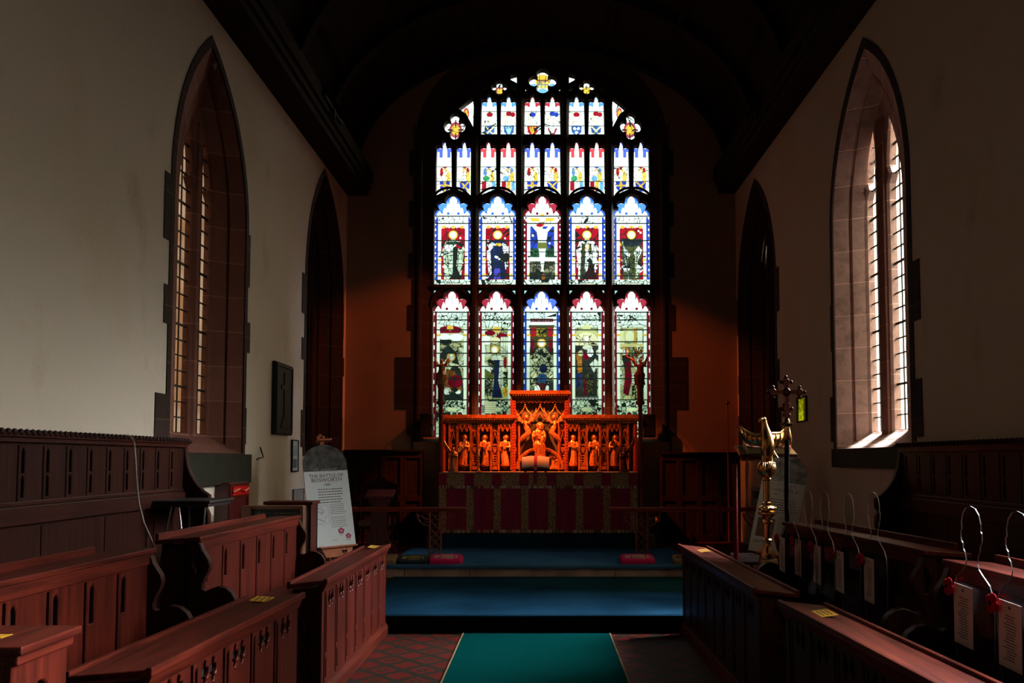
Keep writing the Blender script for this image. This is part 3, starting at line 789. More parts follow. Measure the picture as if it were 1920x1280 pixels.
def glaze(kind, i, outline):
    c = {'saint': paint_saint, 'scene': paint_scene, 'angel': paint_angel, 'shield': paint_shield}.get(kind)
    c = c(i) if c else paint_small(kind, i)
    o = np.array(outline); x0, z0 = o.min(0); x1, z1 = o.max(0)
    h, w = c.h, c.w; XS = np.linspace(x0, x1, w+1); ZS = np.linspace(z1, z0, h+1)
    cx, cz = np.meshgrid((XS[1:]+XS[:-1])/2, (ZS[1:]+ZS[:-1])/2)
    pad = .03; ctr = o.mean(0); grown = ctr+(o-ctr)*(1+pad/np.maximum(np.abs(o-ctr).max(0), .02))
    keep = inside(grown, np.c_[cx.ravel(), cz.ravel()])
    gx, gz = np.meshgrid(XS, ZS)
    verts = np.c_[gx.ravel(), np.zeros(gx.size), gz.ravel()]
    a = (np.arange(h)[:, None]*(w+1)+np.arange(w)).ravel()[keep]
    quads = np.c_[a+w+1, a+w+2, a+1, a]
    used = np.unique(quads); rem = np.full(len(verts), -1); rem[used] = np.arange(len(used))
    verts = verts[used]; quads = rem[quads]
    base = np.array([(x0+x1)/2, 0, z0])
    me = bpy.data.meshes.new('stained_glass_light')
    me.from_pydata((verts-base).tolist(), [], quads.tolist())
    ca = me.color_attributes.new('glass_colour', 'FLOAT_COLOR', 'CORNER')
    cc = np.clip(c.c.reshape(-1, 3)[keep], 0, 1); cc = np.repeat(np.c_[cc, np.ones(len(cc))], 4, axis=0)
    ca.data.foreach_set('color', cc.astype(np.float32).ravel())
    me.materials.append(GLASS)
    ob = bpy.data.objects.new('stained_glass_light', me); COL.objects.link(ob)
    ob.parent = window_1; ob.location = Vector((base[0], TY+.17, base[2]))-window_1.location
for k, i, o in LIGHTS: glaze(k, i, o)

# ---- side walls with deep lancet windows
jamb = stone_mat('lancet_sandstone', (.13,.042,.028), (.29,.135,.10), course=.38)
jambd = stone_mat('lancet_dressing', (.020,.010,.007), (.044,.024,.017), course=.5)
dark_panel = wood('dark_lancet_panel', (.012,.006,.005), (.03,.012,.009), grain='Z', rough=.7)  # opaque dark boards filling the eastern lancets
jambs = stone_mat('lit_lancet_sandstone', (.30,.19,.165), (.66,.45,.39), odd=((.52,.20,.11), (.16,.105,.095)))  # lightened copy of the lancet stone, standing in for daylight on the jambs
pane_s = clear_mat('clear_quarry_glass', (.92,.92,.90), .04, .08)
pane_n = clear_mat('old_tinted_quarry_glass', (.95,.86,.76), .05, .1, wav=.45)
LAN = {'left': [(7.01, 8.74, 1.71, 4.15, 5.74, 'n', 2), (11.03, 13.02, 1.71, 4.2, 5.92, 'b', 2), (2.55, 4.25, 1.71, 4.15, 5.74, 'n', 2)],
       'right': [(7.04, 8.86, 1.74, 4.2, 5.82, 's', 2), (11.1, 13.10, 1.74, 4.2, 5.84, 'b', 2), (2.2, 4.55, 1.74, 4.2, 5.9, 's', 3)]}  # third right-hand window is out of view, widened to admit more daylight
nwin = [2]
for side, sg in (('left', -1), ('right', 1)):
    arches = [lancet(a, b, z0, zs, za, 12, skew=.42 if side == 'left' else .48) for a, b, z0, zs, za, *_ in LAN[side]]
    squint = [[(9.83, 2.13), (10.15, 2.13), (10.15, 2.41), (9.83, 2.41)]] if sg > 0 else []
    mb = MB(); mb.plate([[(-2.5, -.1), (D+.3, -.1), (D+.3, WTOP), (-2.5, WTOP)]]+arches+squint, (sg*W, 0, 0), (0,1,0), (0,0,1), (sg*.06, 0, 0))
    struct(mb, 'wall_'+side, plaster)
    for (a, b, z0, zs, za, kind, nl), arch in zip(LAN[side], arches):
        root = bpy.data.objects.new('window_%d' % nwin[0], None); nwin[0] += 1
        COL.objects.link(root); root.location = (sg*(W+.1), (a+b)/2, z0); root['kind'] = 'structure'
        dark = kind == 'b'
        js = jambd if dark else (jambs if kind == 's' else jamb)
        P = lambda l, d: [Vector((sg*(W+d), y, z)) for y, z in l]
        near, far = (.74, .15) if a > 5 else (.3, .3)      # the reveal is cut back further on its western side
        def ringof(f, up): return lancet(a+near*f, b-far*f, z0+.17*f, zs+.05*f, za-up, 12)
        def grown(l, g): c = (sum(p[0] for p in l)/len(l), sum(p[1] for p in l)/len(l)); return [(c[0]+(p[0]-c[0])*(1+g/abs(b-a)*2), c[1]+(p[1]-c[1])*(1+g/abs(za-z0)*2)) for p in l]
        r1, r2 = ringof(.5, .16), ringof(1, .40)
        mb = MB(); mb.loft([P(arch, -.004), P(r1, .15), P(grown(r1, .03), .152), P(grown(r1, .03), .18), P(ringof(.62, .2), .182), P(r2, .30), P(grown(r2, .08), .301)], caps=False)
        l0, l1 = a+near+.03, b-far-.025; mid = (l0+l1)/2; mw = .13 if kind == 's' else .07; lights = []
        top = za-.50
        if nl == 2:
            for x0, x1, e in ((l0, mid-mw, 1), (mid+mw, l1, 0)):
                w_ = x1-x0; o = lancet(x0, x1, z0+.2, zs+.1, top, 12, skew=.62 if e else .38)
                lights.append(o)
        else:
            wl = (l1-l0-4*mw)/3
            for k in range(3): lights.append(lancet(l0+k*(wl+2*mw), l0+k*(wl+2*mw)+wl, z0+.2, zs+.2, top-.15, 12))
        cusped = []
        for o in lights:         # a cusp of stone on each side of the head
            q = list(o); k = 4; n = len(q)
            yc = (o[0][0]+o[1][0])/2
            def pinch(j, f):
                p = q[j]; q[j] = (p[0]+(yc-p[0])*f, p[1])
            pinch(5, .42); pinch(n-5, .42); cusped.append(q)
        mb.plate([lancet(a-.1, b+.1, z0-.2, zs, za+.2, 12)]+cusped, (sg*(W+.30), 0, 0), (0,1,0), (0,0,1), (sg*.09, 0, 0), ch=.022)
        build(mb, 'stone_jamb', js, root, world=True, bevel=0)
        for k in range(nl-1):
            xm = mid if nl == 2 else l0+(k+1)*(wl+2*mw)-mw
            mb = MB(); zt = za-.6
            xs = lambda d: sg*(W+d)
            hb, hf = (.105, .08) if kind == 's' else (.06, .035)
            mb.slab([(xs(.33), xm-hb, z0+.1), (xs(.33), xm+hb, z0+.1), (xs(.33), xm+hb, zt), (xs(.33), xm-hb, zt)],
                    [(xs(.275), xm-hf, z0+.1), (xs(.275), xm+hf, z0+.1), (xs(.275), xm+hf, zt), (xs(.275), xm-hf, zt)], 0)
            build(mb, 'mullion', jamb if kind == 's' else js, root, world=True)  # right-hand mullions keep the darker stone, standing in for their shade
        mb = MB(); mb.slab([(xs_, y, z) for xs_, y, z in ((sg*(W-.03), a, z0-.03), (sg*(W-.03), b, z0-.03), (sg*(W+.32), b, z0+.19), (sg*(W+.32), a, z0+.19))],
                           [(xs_, y, z) for xs_, y, z in ((sg*(W-.03), a, z0-.1), (sg*(W-.03), b, z0-.1), (sg*(W+.32), b, z0-.1), (sg*(W+.32), a, z0-.1))], 0)
        build(mb, 'window_sill', js, root, world=True)
        # dressed stones flush with the plaster round the opening
        sk = .42 if side == 'left' else .48; g = lancet(a-.07, b+.07, z0-.02, zs, za+.1, 12, skew=sk)
        mb = MB(); mb.plate([g, lancet(a+.005, b-.005, z0-.0, zs, za-.005, 12, skew=sk)], (sg*(W-.010), 0, 0), (0,1,0), (0,0,1), (sg*.02, 0, 0))
        rs = random.Random(5+nwin[0]); z = z0+.1; kk = 0
        while z < zs-.3 and not (side == 'right' and kind == 's' and False):
            hh = rs.uniform(.3, .75)
            if kk % 2 == 0:
                for y0, y1 in ((a-.07-rs.uniform(.04,.2), a-.05), (b+.05, b+.07+rs.uniform(.02,.09))):
                    mb.box(min(sg*(W-.009), sg*(W+.01)), max(sg*(W-.009), sg*(W+.01)), y0, y1, z, z+hh)
            z += hh; kk += 1
        build(mb, 'dressed_stone_edging', jambd, root, world=True)
        gx = sg*(W+.36)
        for o in lights:
            y0, y1 = o[0][0], o[1][0]; zb, zt = z0+.2, top
            mb = MB(); mb.plate([[(y0-.02, zb-.02), (y1+.02, zb-.02), (y1+.02, zt), (y0-.02, zt)]], (gx, 0, 0), (0,1,0), (0,0,1), (sg*.004, 0, 0))
            build(mb, 'leaded_glass', dark_panel if dark else (pane_s if kind == 's' else pane_n), root, world=True)
            if dark: continue
            mb = MB(); z = zb
            q = 0
            while z < zt:
                t = .011 if q % 4 == 3 else .006
                mb.box(min(gx-sg*.012, gx+sg*.004), max(gx-sg*.012, gx+sg*.004), y0-.01, y1+.01, z-t, z+t); z += .155; q += 1
            mb.box(min(gx-sg*.008, gx+sg*.004), max(gx-sg*.008, gx+sg*.004), (y0+y1)/2-.006, (y0+y1)/2+.006, zb, zt)
            build(mb, 'lead_cames', lead, root, world=True)
for side, sg, y0, y1, z0, z1 in (('left', -1, 6.9, 8.86, 1.39, 1.70), ('right', 1, 6.9, 8.84, 1.56, 1.76)):
    mb = MB(); mb.box(min(sg*(W-.07), sg*W), max(sg*(W-.07), sg*W), y0, y1, z0, z1)
    struct(mb, 'trim_%d' % (2 if sg < 0 else 3), slate, bevel=.006)
# ---- west end, ceiling, cornice
mb = MB(); mb.plate([gable], (0, -2.5, 0), (1,0,0), (0,0,1), (0, -.1, 0)); struct(mb, 'wall_back', plaster)
VA, VB, VZ = 3.25, 2.28, 6.42
arc = lambda r=0., n=36: [(-(VA-r)*math.cos(math.pi*i/n), VZ+(VB-r)*math.sin(math.pi*i/n)) for i in range(n+1)]
mb = MB()
mb.loft([[Vector((x, y, z)) for x, z in arc()] for y in (-2.6, D+.1)], caps=False, closed=False)
mb.loft([[Vector((x*1.05, y, z+.1)) for x, z in arc()] for y in (-2.6, D+.1)], caps=False, closed=False)
struct(mb, 'ceiling', roofwood, smooth=60)
mb = MB()
for y in np.arange(.4, D, 1.6):
    a, b = arc(), arc(.14)
    for k in range(36):
        mb.slab([(a[k][0], y-.08, a[k][1]), (a[k+1][0], y-.08, a[k+1][1]), (b[k+1][0], y-.08, b[k+1][1]), (b[k][0], y-.08, b[k][1])],
                [(a[k][0], y+.08, a[k][1]), (a[k+1][0], y+.08, a[k+1][1]), (b[k+1][0], y+.08, b[k+1][1]), (b[k][0], y+.08, b[k][1])], 0)
for k in (5, 10, 14, 18, 22, 26, 31):
    x, z = arc(.03)[k]; mb.box(x-.05, x+.05, -2.5, D, z-.05, z+.04)
struct(mb, 'trim_4', roofwood)
for n, sg, xi, za_, zb_ in ((5, -1, 2.92, 6.06, 6.08), (6, 1, 2.98, 6.12, 6.12)):
    mb = MB(); ya, yb = -2.5, D
    f = lambda d, z: [(sg*d, z)]
    for d0, d1, t0, t1 in ((xi, W+.02, 0, .12), (xi-.04, W+.02, .10, .22), (xi-.08, W+.02, .20, .40)):
        mb.slab([(sg*d0, ya, za_+t0), (sg*d1, ya, za_+t0), (sg*d1, ya, za_+t1), (sg*d0, ya, za_+t1)],
                [(sg*d0, yb, zb_+t0), (sg*d1, yb, zb_+t0), (sg*d1, yb, zb_+t1), (sg*d0, yb, zb_+t1)], 0)
    struct(mb, 'trim_%d' % n, roofwood)

# ---- floor, steps, carpets
tiles = tile_mat('encaustic_floor_tiles')
stepstone = mat('worn_step_stone', (.50,.37,.32), rough=.75, var=.45, scale=4, bump=.15, coords='Position')
greyfloor = wood('choir_boards', (.03,.018,.013), (.05,.028,.02), grain='Y')
mb = MB(); mb.box(-W-.3, W+.3, -2.5, 7.70, -.1, 0); struct(mb, 'floor', tiles)
mb = MB(); mb.box(-W-.3, W+.3, 7.68, 10.17, -.1, .165); struct(mb, 'floor_chancel', tiles)
mb = MB(); mb.box(-W, W, 7.668, 7.681, 0, .163); struct(mb, 'trim_7', mat('shaded_step_riser', (.004,.004,.005), rough=.9, spec=.05))  # near-black strip paints the shade on the step's front face
for sg in (-1, 1):
    mb = MB(); mb.box(min(sg*1.9, sg*W), max(sg*1.9, sg*W), -2.4, 7.68, 0, .15); struct(mb, 'floor_choir', greyfloor, bevel=.005)
mb = MB(); mb.box(-W-.3, W+.3, 10.15, D+.1, -.1, .30); struct(mb, 'floor_sanctuary', tiles)
mb = MB()
for x0, x1 in ((-W, -1.72), (-1.716, -.9), (-.896, .92), (.924, W)): mb.box(x0, x1, 10.12, 10.6, -.1, .306)
struct(mb, 'floor_step', stepstone, bevel=.012)
mb = MB(); mb.box(-1.72, 1.72, 12.07, D, .2, .50); struct(mb, 'floor_dais', mat('dais_boards', (.06,.04,.03), coords='Position'), bevel=.01)
def carpet_mat(n, c, sc=220):
    return mat(n, c, rough=1., var=.5, scale=sc, bump=.25, coords='Position', spec=0.)
def carpet_patch(n, c, c2): return mat(n, c, rough=.95, scale=1.6, col2=c2, coords='Position', spec=0., bump=.1)
gc = carpet_mat('green_runner_pile', (.001,.045,.045)); bc = carpet_patch('blue_carpet_pile', (.010,.042,.082), (.006,.024,.050)); bc2 = carpet_patch('blue_sanctuary_pile', (.06,.18,.36), (.035,.11,.24))
bind = mat('tan_binding', (.22,.13,.06), rough=.8)
cr = thing('carpet_runner', 'green carpet runner laid down the tiled aisle floor', 'carpet', (-.045, 3.8, 0))
mb = MB(); mb.box(-.73, .64, -1.5, 7.64, .0005, .010); build(mb, 'pile', gc, cr, world=True)
mb = MB(); mb.box(-.742, -.73, -1.5, 7.64, .0005, .013); mb.box(.64, .652, -1.5, 7.64, .0005, .013); build(mb, 'edge_binding', bind, cr, world=True)
def carpet(name, label, x0, x1, y0, y1, z, drop, m):
    mb = MB(); t = .014
    pr = [(y1, z), (y1, z+t), (y0-.004, z+t), (y0-.016, z+t-.012), (y0-.016, z-drop), (y0-.004, z-drop), (y0-.004, z)]
    mb.loft([[Vector((x, y, zz)) for y, zz in pr] for x in (x0, x1)])
    o = build(mb, name, m, bevel=.003); return tag(o, label, 'carpet')
carpet('step_carpet', 'wide blue carpet covering the lower chancel step', -1.85, 1.78, 7.68, 10.10, .1655, .012, bc)
carpet('sanctuary_carpet', 'blue carpet on the stone step between the altar rails', -1.95, 1.95, 10.115, 12.05, .3065, .03, bc2)
carpet('dais_carpet', 'dark blue carpet folded over the dais edge under the altar', -1.55, 1.5, 12.07, 12.19, .5005, .19, bc)

# ------------------------------------------------------------------ choir stalls
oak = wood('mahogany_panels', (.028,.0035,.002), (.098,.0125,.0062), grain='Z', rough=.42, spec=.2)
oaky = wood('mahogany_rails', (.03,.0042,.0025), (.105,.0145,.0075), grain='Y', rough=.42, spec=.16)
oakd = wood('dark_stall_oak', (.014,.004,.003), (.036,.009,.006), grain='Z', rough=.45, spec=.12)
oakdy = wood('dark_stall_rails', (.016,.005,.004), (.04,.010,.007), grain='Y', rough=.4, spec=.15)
recess = mat('shaded_recess', (.012,.006,.005), rough=.9)  # same wood coloured near-black to stand in for shade in the grooves
def frame_M(s, xn, yn, xf, yf):
    """local x = towards the aisle, y along the row, z up. s=-1 north side, +1 south side"""
    if s < 0: O, e = Vector((xn, yn, 0)), Vector((xf-xn, yf-yn, 0))
    else: O, e = Vector((xf, yf, 0)), Vector((xn-xf, yn-yf, 0))
    L = e.length; e.normalize(); x = e.cross(Vector((0,0,1)))
    return Matrix(((x.x, e.x, 0, O.x), (x.y, e.y, 0, O.y), (0, 0, 1, 0), (0, 0, 0, 1))), L
def bays(L, pitch, margin=.05):
    n = max(1, round((L-2*margin)/pitch)); p = (L-2*margin)/n
    return [margin+i*p for i in range(n)], p
def slit(y0, y1, z0, z1): return lancet(y0, y1, z0, z1-(y1-y0)*1.1, z1, 6)
def desk(name, label, s, xn, yn, xf, yf, T, depth, z0, wm_, rm_, group, tracery=True):
    M, L = frame_M(s, xn, yn, xf, yf); r = thing(name, label, 'desk', M=M @ Matrix.Translation((0, 0, z0)), group=group)
    T = T-z0
    mb = MB(); sl = .03
    mb.slab([(.035, -.03, T), (.035, L+.03, T), (-depth, L+.03, T-sl), (-depth, -.03, T-sl)], [(.035, -.03, T-.028), (.035, L+.03, T-.028), (-depth, L+.03, T-sl-.028), (-depth, -.03, T-sl-.028)], 0)
    mb.box(.012, .04, -.03, L+.03, T-.03, T+.006)
    build(mb, 'desk_top', rm_, r, bevel=.006)
    mb = MB(); mb.box(-depth-.012, -depth+.014, -.03, L+.03, T-sl-.03, T-sl+.018); build(mb, 'book_lip', rm_, r, bevel=.004)
    mb = MB(); mb.slab([(.0, -.01, T-.03), (.03, -.01, T-.03), (.03, L+.01, T-.03), (0, L+.01, T-.03)], [(0, -.01, T-.085), (.006, -.01, T-.085), (.006, L+.01, T-.085), (0, L+.01, T-.085)], 0); build(mb, 'cornice_moulding', rm_, r)
    bs, p = bays(L, .3); holes = []; gaps = []
    zb, zt = .13, T-.08
    for y in bs:
        gaps.append([(y, zb), (y+.028, zb), (y+.028, zt-.012), (y, zt-.012)])
        holes.append(slit(y+.042, y+.068, .33, zt-.03)); holes.append(slit(y+.042, y+.068, .16, .30))
        if tracery:
            for k in range(2):
                yy = y+.115+k*(p-.15)*.48; a = (p-.15)*.22
                holes.append(quatrefoil(yy+a*.5, zt-.075, a*1.02, .058, 28, .5)); holes.append([(yy+a*.5-.008, zt-.145), (yy+a*.5+.008, zt-.145), (yy+a*.5, zt-.137)])
    mb = MB(); mb.plate([[(0, zb-.03), (L, zb-.03), (L, zt+.01), (0, zt+.01)]]+gaps+holes, (0,0,0), (0,1,0), (0,0,1), (-.02,0,0), ch=.004)
    fp = build(mb, 'front_panel', wm_, r)
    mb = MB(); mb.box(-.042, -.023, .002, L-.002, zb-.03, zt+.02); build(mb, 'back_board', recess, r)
    mb = MB(); mb.box(-depth*.6, .025, -.005, L+.005, 0, .075); mb.slab([(0, -.005, .075), (.025, -.005, .075), (.025, L+.005, .075), (0, L+.005, .075)], [(0, -.005, .115), (.004, -.005, .115), (.004, L+.005, .115), (0, L+.005, .115)], 0); build(mb, 'plinth', rm_, r, bevel=.004)
    for y, dy in ((0, 1), (L, -1)):
        d = depth*.9; hs = [quatrefoil(-d/2, T-.22, d*.3, .1, 32, .4), quatrefoil(-d/2, T-.42, d*.22, .07, 32, .4), quatrefoil(-d/2, .2, d*.25, .08, 32, .4)]
        mb = MB(); mb.plate([[(-d, .0), (0, .0), (0, T-.05), (-d, T-.07)]]+hs, (0, y-dy*.012, 0), (1,0,0), (0,0,1), (0, dy*.012, 0), ch=.003)
        mb.box(-d, -.002, min(y+dy*.0005, y+dy*.03), max(y+dy*.0005, y+dy*.03), .0, T-.07); build(mb, 'end_panel', oakd, r)  # ends in darker wood than the fronts, shade put into the colour
    return r
SCROLL = [(-.06, 0), (.24, 0), (.24, .50), (.262, .56), (.262, .62), (.235, .665), (.19, .695), (.14, .705), (.095, .69), (.06, .672), (.036, .685), (.034, .715), (.05, .76), (.075, .80), (.085, .84), (.075, .88), (.05, .915), (.03, .945), (.018, .98), (0, 1.0), (-.06, 1.0)]
def bench(name, label, s, xn, yn, xf, yf, T, z0, wm_, rm_, group, ledge=.26):
    M, L = frame_M(s, xn, yn, xf, yf); r = thing(name, label, 'bench', M=M @ Matrix.Translation((0, 0, z0)), group=group)
    T = T-z0
    mb = MB(); mb.slab([(.02, -.03, T), (.02, L+.03, T), (-ledge, L+.03, T-.02), (-ledge, -.03, T-.02)], [(.02, -.03, T-.03), (.02, L+.03, T-.03), (-ledge, L+.03, T-.05), (-ledge, -.03, T-.05)], 0)
    build(mb, 'book_ledge', rm_, r, bevel=.006)
    mb = MB(); mb.box(-ledge-.012, -ledge+.012, -.03, L-.12, T-.05, T+.02); build(mb, 'book_lip', rm_, r, bevel=.004)
    mb = MB(); mb.box(-.03, .012, 0, L, T-.09, T-.03); build(mb, 'top_rail', rm_, r, bevel=.004)
    bs, p = bays(L, .3); gaps = []; holes = []
    zb, zt = .16, T-.09
    for y in bs:
        gaps.append([(y, zb), (y+.022, zb), (y+.022, zt-.012), (y, zt-.012)])
        holes.append(slit(y+.045, y+.085, zt-.22, zt-.03)); 
    mb = MB(); mb.plate([[(0, zb-.05), (L, zb-.05), (L, zt+.01), (0, zt+.01)]]+gaps+holes, (0,0,0), (0,1,0), (0,0,1), (-.022,0,0), ch=.005); build(mb, 'back_panel', wm_, r)
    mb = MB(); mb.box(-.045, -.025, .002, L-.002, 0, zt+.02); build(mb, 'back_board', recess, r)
    mb = MB(); mb.box(.002, .30, .03, L-.03, .40, .44); build(mb, 'seat', rm_, r, bevel=.006)
    mb = MB(); mb.box(.0, .02, .03, L-.03, 0, .12); mb.box(.17, .19, .03, L-.03, 0, .40); build(mb, 'seat_skirt', wm_, r)
    sc = [(x*T/1.0*.95, z*(T-.03)) for x, z in SCROLL]
    for y, dy in ((-.0, 1), (L, -1)):
        hs = [quatrefoil(.005, T-.17, .032, .07, 32, .45), quatrefoil(.1, .38, .07, .09, 32, .45)]
        mb = MB(); mb.plate([sc]+hs, (0, y-dy*.02, 0), (1,0,0), (0,0,1), (0, dy*.02, 0), ch=.005)
        mb.plate([sc], (0, y+dy*.0005, 0), (1,0,0), (0,0,1), (0, dy*.03, 0)); build(mb, 'scroll_end', oakd if s > 0 else oakd, r, smooth=35)  # bench ends also take the darker wood in place of shade
    if ledge > .1:
        for y in (0, L-.03): mb = MB(); mb.box(-ledge+.02, -.05, y, y+.03, 0, T-.05); build(mb, 'ledge_support', oakd, r)
    return r
TD = .84
p0, p1 = onz(274, 1250.6, TD), onz(558, 1112.5, TD)
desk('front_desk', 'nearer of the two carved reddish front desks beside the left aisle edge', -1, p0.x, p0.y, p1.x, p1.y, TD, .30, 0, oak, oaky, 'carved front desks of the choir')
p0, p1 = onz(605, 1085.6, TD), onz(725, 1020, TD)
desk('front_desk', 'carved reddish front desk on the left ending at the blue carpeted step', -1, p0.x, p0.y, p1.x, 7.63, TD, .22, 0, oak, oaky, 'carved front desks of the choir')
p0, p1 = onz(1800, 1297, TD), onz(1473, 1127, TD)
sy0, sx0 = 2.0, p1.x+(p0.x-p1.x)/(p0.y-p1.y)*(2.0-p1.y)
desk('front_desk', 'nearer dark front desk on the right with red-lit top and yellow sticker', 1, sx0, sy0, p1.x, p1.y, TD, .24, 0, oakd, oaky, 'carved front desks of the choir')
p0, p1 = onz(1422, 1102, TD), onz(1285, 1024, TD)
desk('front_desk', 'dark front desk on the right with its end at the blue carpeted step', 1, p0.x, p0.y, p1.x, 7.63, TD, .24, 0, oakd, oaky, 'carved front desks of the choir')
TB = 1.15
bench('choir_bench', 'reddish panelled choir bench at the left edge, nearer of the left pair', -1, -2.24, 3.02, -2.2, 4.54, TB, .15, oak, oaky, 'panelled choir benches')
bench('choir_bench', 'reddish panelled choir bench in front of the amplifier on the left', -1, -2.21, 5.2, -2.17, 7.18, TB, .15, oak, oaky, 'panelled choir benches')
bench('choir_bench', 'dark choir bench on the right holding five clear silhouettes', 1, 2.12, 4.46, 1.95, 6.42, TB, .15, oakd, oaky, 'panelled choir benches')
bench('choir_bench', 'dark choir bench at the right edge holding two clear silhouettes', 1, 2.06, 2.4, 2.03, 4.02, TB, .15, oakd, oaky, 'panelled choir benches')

# return stall in the near left corner
rs = thing('return_desk', 'dark red desk end in the lower left corner, turned to the altar', 'desk', (-1.68, 2.76, 0))
mb = MB(); mb.box(-.96, .02, -.17, .17, 1.02, 1.05); mb.box(-.94, 0, -.155, .155, .985, 1.02); build(mb, 'desk_top', oaky, rs, bevel=.006)
mb = MB(); mb.plate([[(-.15, .0), (.15, .0), (.15, .99), (-.15, .99)], quatrefoil(0, .80, .10, .1, 40, .35), quatrefoil(-.055, .62, .045, .09, 30, .45), quatrefoil(.055, .62, .045, .09, 30, .45)], (-.02, 0, 0), (0,1,0), (0,0,1), (-.02, 0, 0), ch=.005)
mb.box(-.07, -.042, -.15, .15, 0, .985); build(mb, 'end_panel', oak, rs)
mb = MB(); mb.box(-.94, -.07, -.15, -.12, 0, .985); build(mb, 'front_panel', oakd, rs)  # near face given the darker wood, standing in for its shade

# wall stalls: panelled backs along both walls
def wall_stall(s, label, zt, y0, y1, wm_, rm_):
    M, L = frame_M(s, s*3.08, y0, s*3.08, y1); r = thing('panelled_stall', label, 'choir stall', M=M @ Matrix.Translation((0,0,.15)), group='panelled wall stalls')
    T = zt-.15
    bs, p = bays(L, .237, .03); holes = []; gaps = []
    zr = T-.40; holes2 = []
    for y in bs:
        gaps.append([(y, zr), (y+.012, zr), (y+.012, T-.07), (y, T-.07)])
        holes.append(slit(y+.04, y+.066, zr+.02, T-.25)); holes.append(slit(y+.04, y+.066, T-.235, T-.085))
    mb = MB(); mb.plate([[(0, zr-.03), (L, zr-.03), (L, T-.04), (0, T-.04)]]+gaps+holes, (0,0,0), (0,1,0), (0,0,1), (-.02,0,0), ch=.003); build(mb, 'upper_panel', wm_, r)
    mb = MB(); mb.box(-.16, -.022, 0, L, 0, T-.04); build(mb, 'back_board', wm_, r)
    mb = MB(); mb.box(-.02, .03, 0, L, zr-.14, zr-.03); mb.box(-.02, .012, 0, L, zr-.03, zr); build(mb, 'middle_rail', rm_, r, bevel=.006)
    mb = MB(); mb.plate([[(0, .3), (L, .3), (L, zr-.13), (0, zr-.13)]]+[[(y, .32), (y+.012, .32), (y+.012, zr-.16), (y, zr-.16)] for y in bs[::3]], (0,0,0), (0,1,0), (0,0,1), (-.02,0,0)); build(mb, 'lower_panel', wm_, r)
    mb = MB(); mb.box(-.16, .03, 0, L, T-.05, T-.02); mb.box(-.16, .05, 0, L, T-.02, T+.005)
    n = int(L/.055)
    for k in range(n): mb.ball((.045, (k+.5)*L/n, T+.006), .022, .017, .022, 6, 4)
    build(mb, 'cornice', rm_, r, smooth=40)
    mb = MB(); mb.box(0, .42, .03, L-.03, .40, .44); mb.box(.36, .38, .03, L-.03, 0, .40); build(mb, 'seat', rm_, r, bevel=.006)
    k = T/1.65
    wing = [(-.16, 0), (.2, 0), (.17, .55), (.14, .83), (.18, .85), (.215, .89), (.225, .95), (.225, 1.03), (.20, 1.08), (.225, 1.11), (.225, 1.19), (.17, 1.225), (.11, 1.29), (.06, 1.37), (.03, 1.46), (.015, 1.55), (.01, 1.62), (.05, 1.64), (.05, 1.655), (-.16, 1.655)]
    ye, dy = (L, 1) if s < 0 else (0, -1)
    mb = MB(); mb.plate([[(x, z*k) for x, z in wing]], (0, ye, 0), (1,0,0), (0,0,1), (0, dy*.05, 0), ch=.008); build(mb, 'winged_end', oakd, r, smooth=30)
    return r
wall_stall(-1, 'long panelled stall back along the left wall below the window', 1.80, .6, 6.9, oakd, oakdy)
wall_stall(1, 'long dark panelled stall back along the right wall', 1.76, .6, 6.85, oakd, oakdy)

# ------------------------------------------------------------------ altar, reredos and sanctuary
gilt = mat('gilded_wood', (.50,.17,.045), rough=.33, metal=.65, var=.6, scale=30, coords='Position', bump=.1)
giltred = mat('red_painted_wood', (.20,.025,.010), rough=.5, var=.4, scale=25, coords='Position', metal=.1)
olive = mat('olive_panel_ground', (.055,.05,.025), rough=.7, coords='Position')
figm = mat('gilded_carving', (.60,.24,.07), rough=.34, metal=.5, var=.6, scale=40, coords='Position')
brass = mat('polished_brass', (.72,.40,.15), rough=.2, metal=1., var=.2, scale=12, coords='Position')
brassd = mat('aged_brass', (.34,.19,.08), rough=.35, metal=.9, var=.35, scale=14, coords='Position')
black = mat('matt_black', (.006,.006,.007), rough=.6, spec=.12)
ironm = mat('painted_iron', (.30,.10,.06), rough=.45, metal=.4, coords='Position')
crimson = mat('crimson_silk', (.30,.002,.05), rough=.6, var=.2, scale=8, coords='Position')
damask = damask_mat('gold_damask', (.20,.11,.06), (.42,.27,.14), 24)
fringe = band_mat('banded_fringe', [(.55,.42,.30), (.40,.04,.06), (.08,.12,.08), (.65,.55,.42), (.16,.08,.05), (.48,.32,.2)], 62)
paper = mat('book_paper', (.42,.44,.36), rough=.8, var=.08)
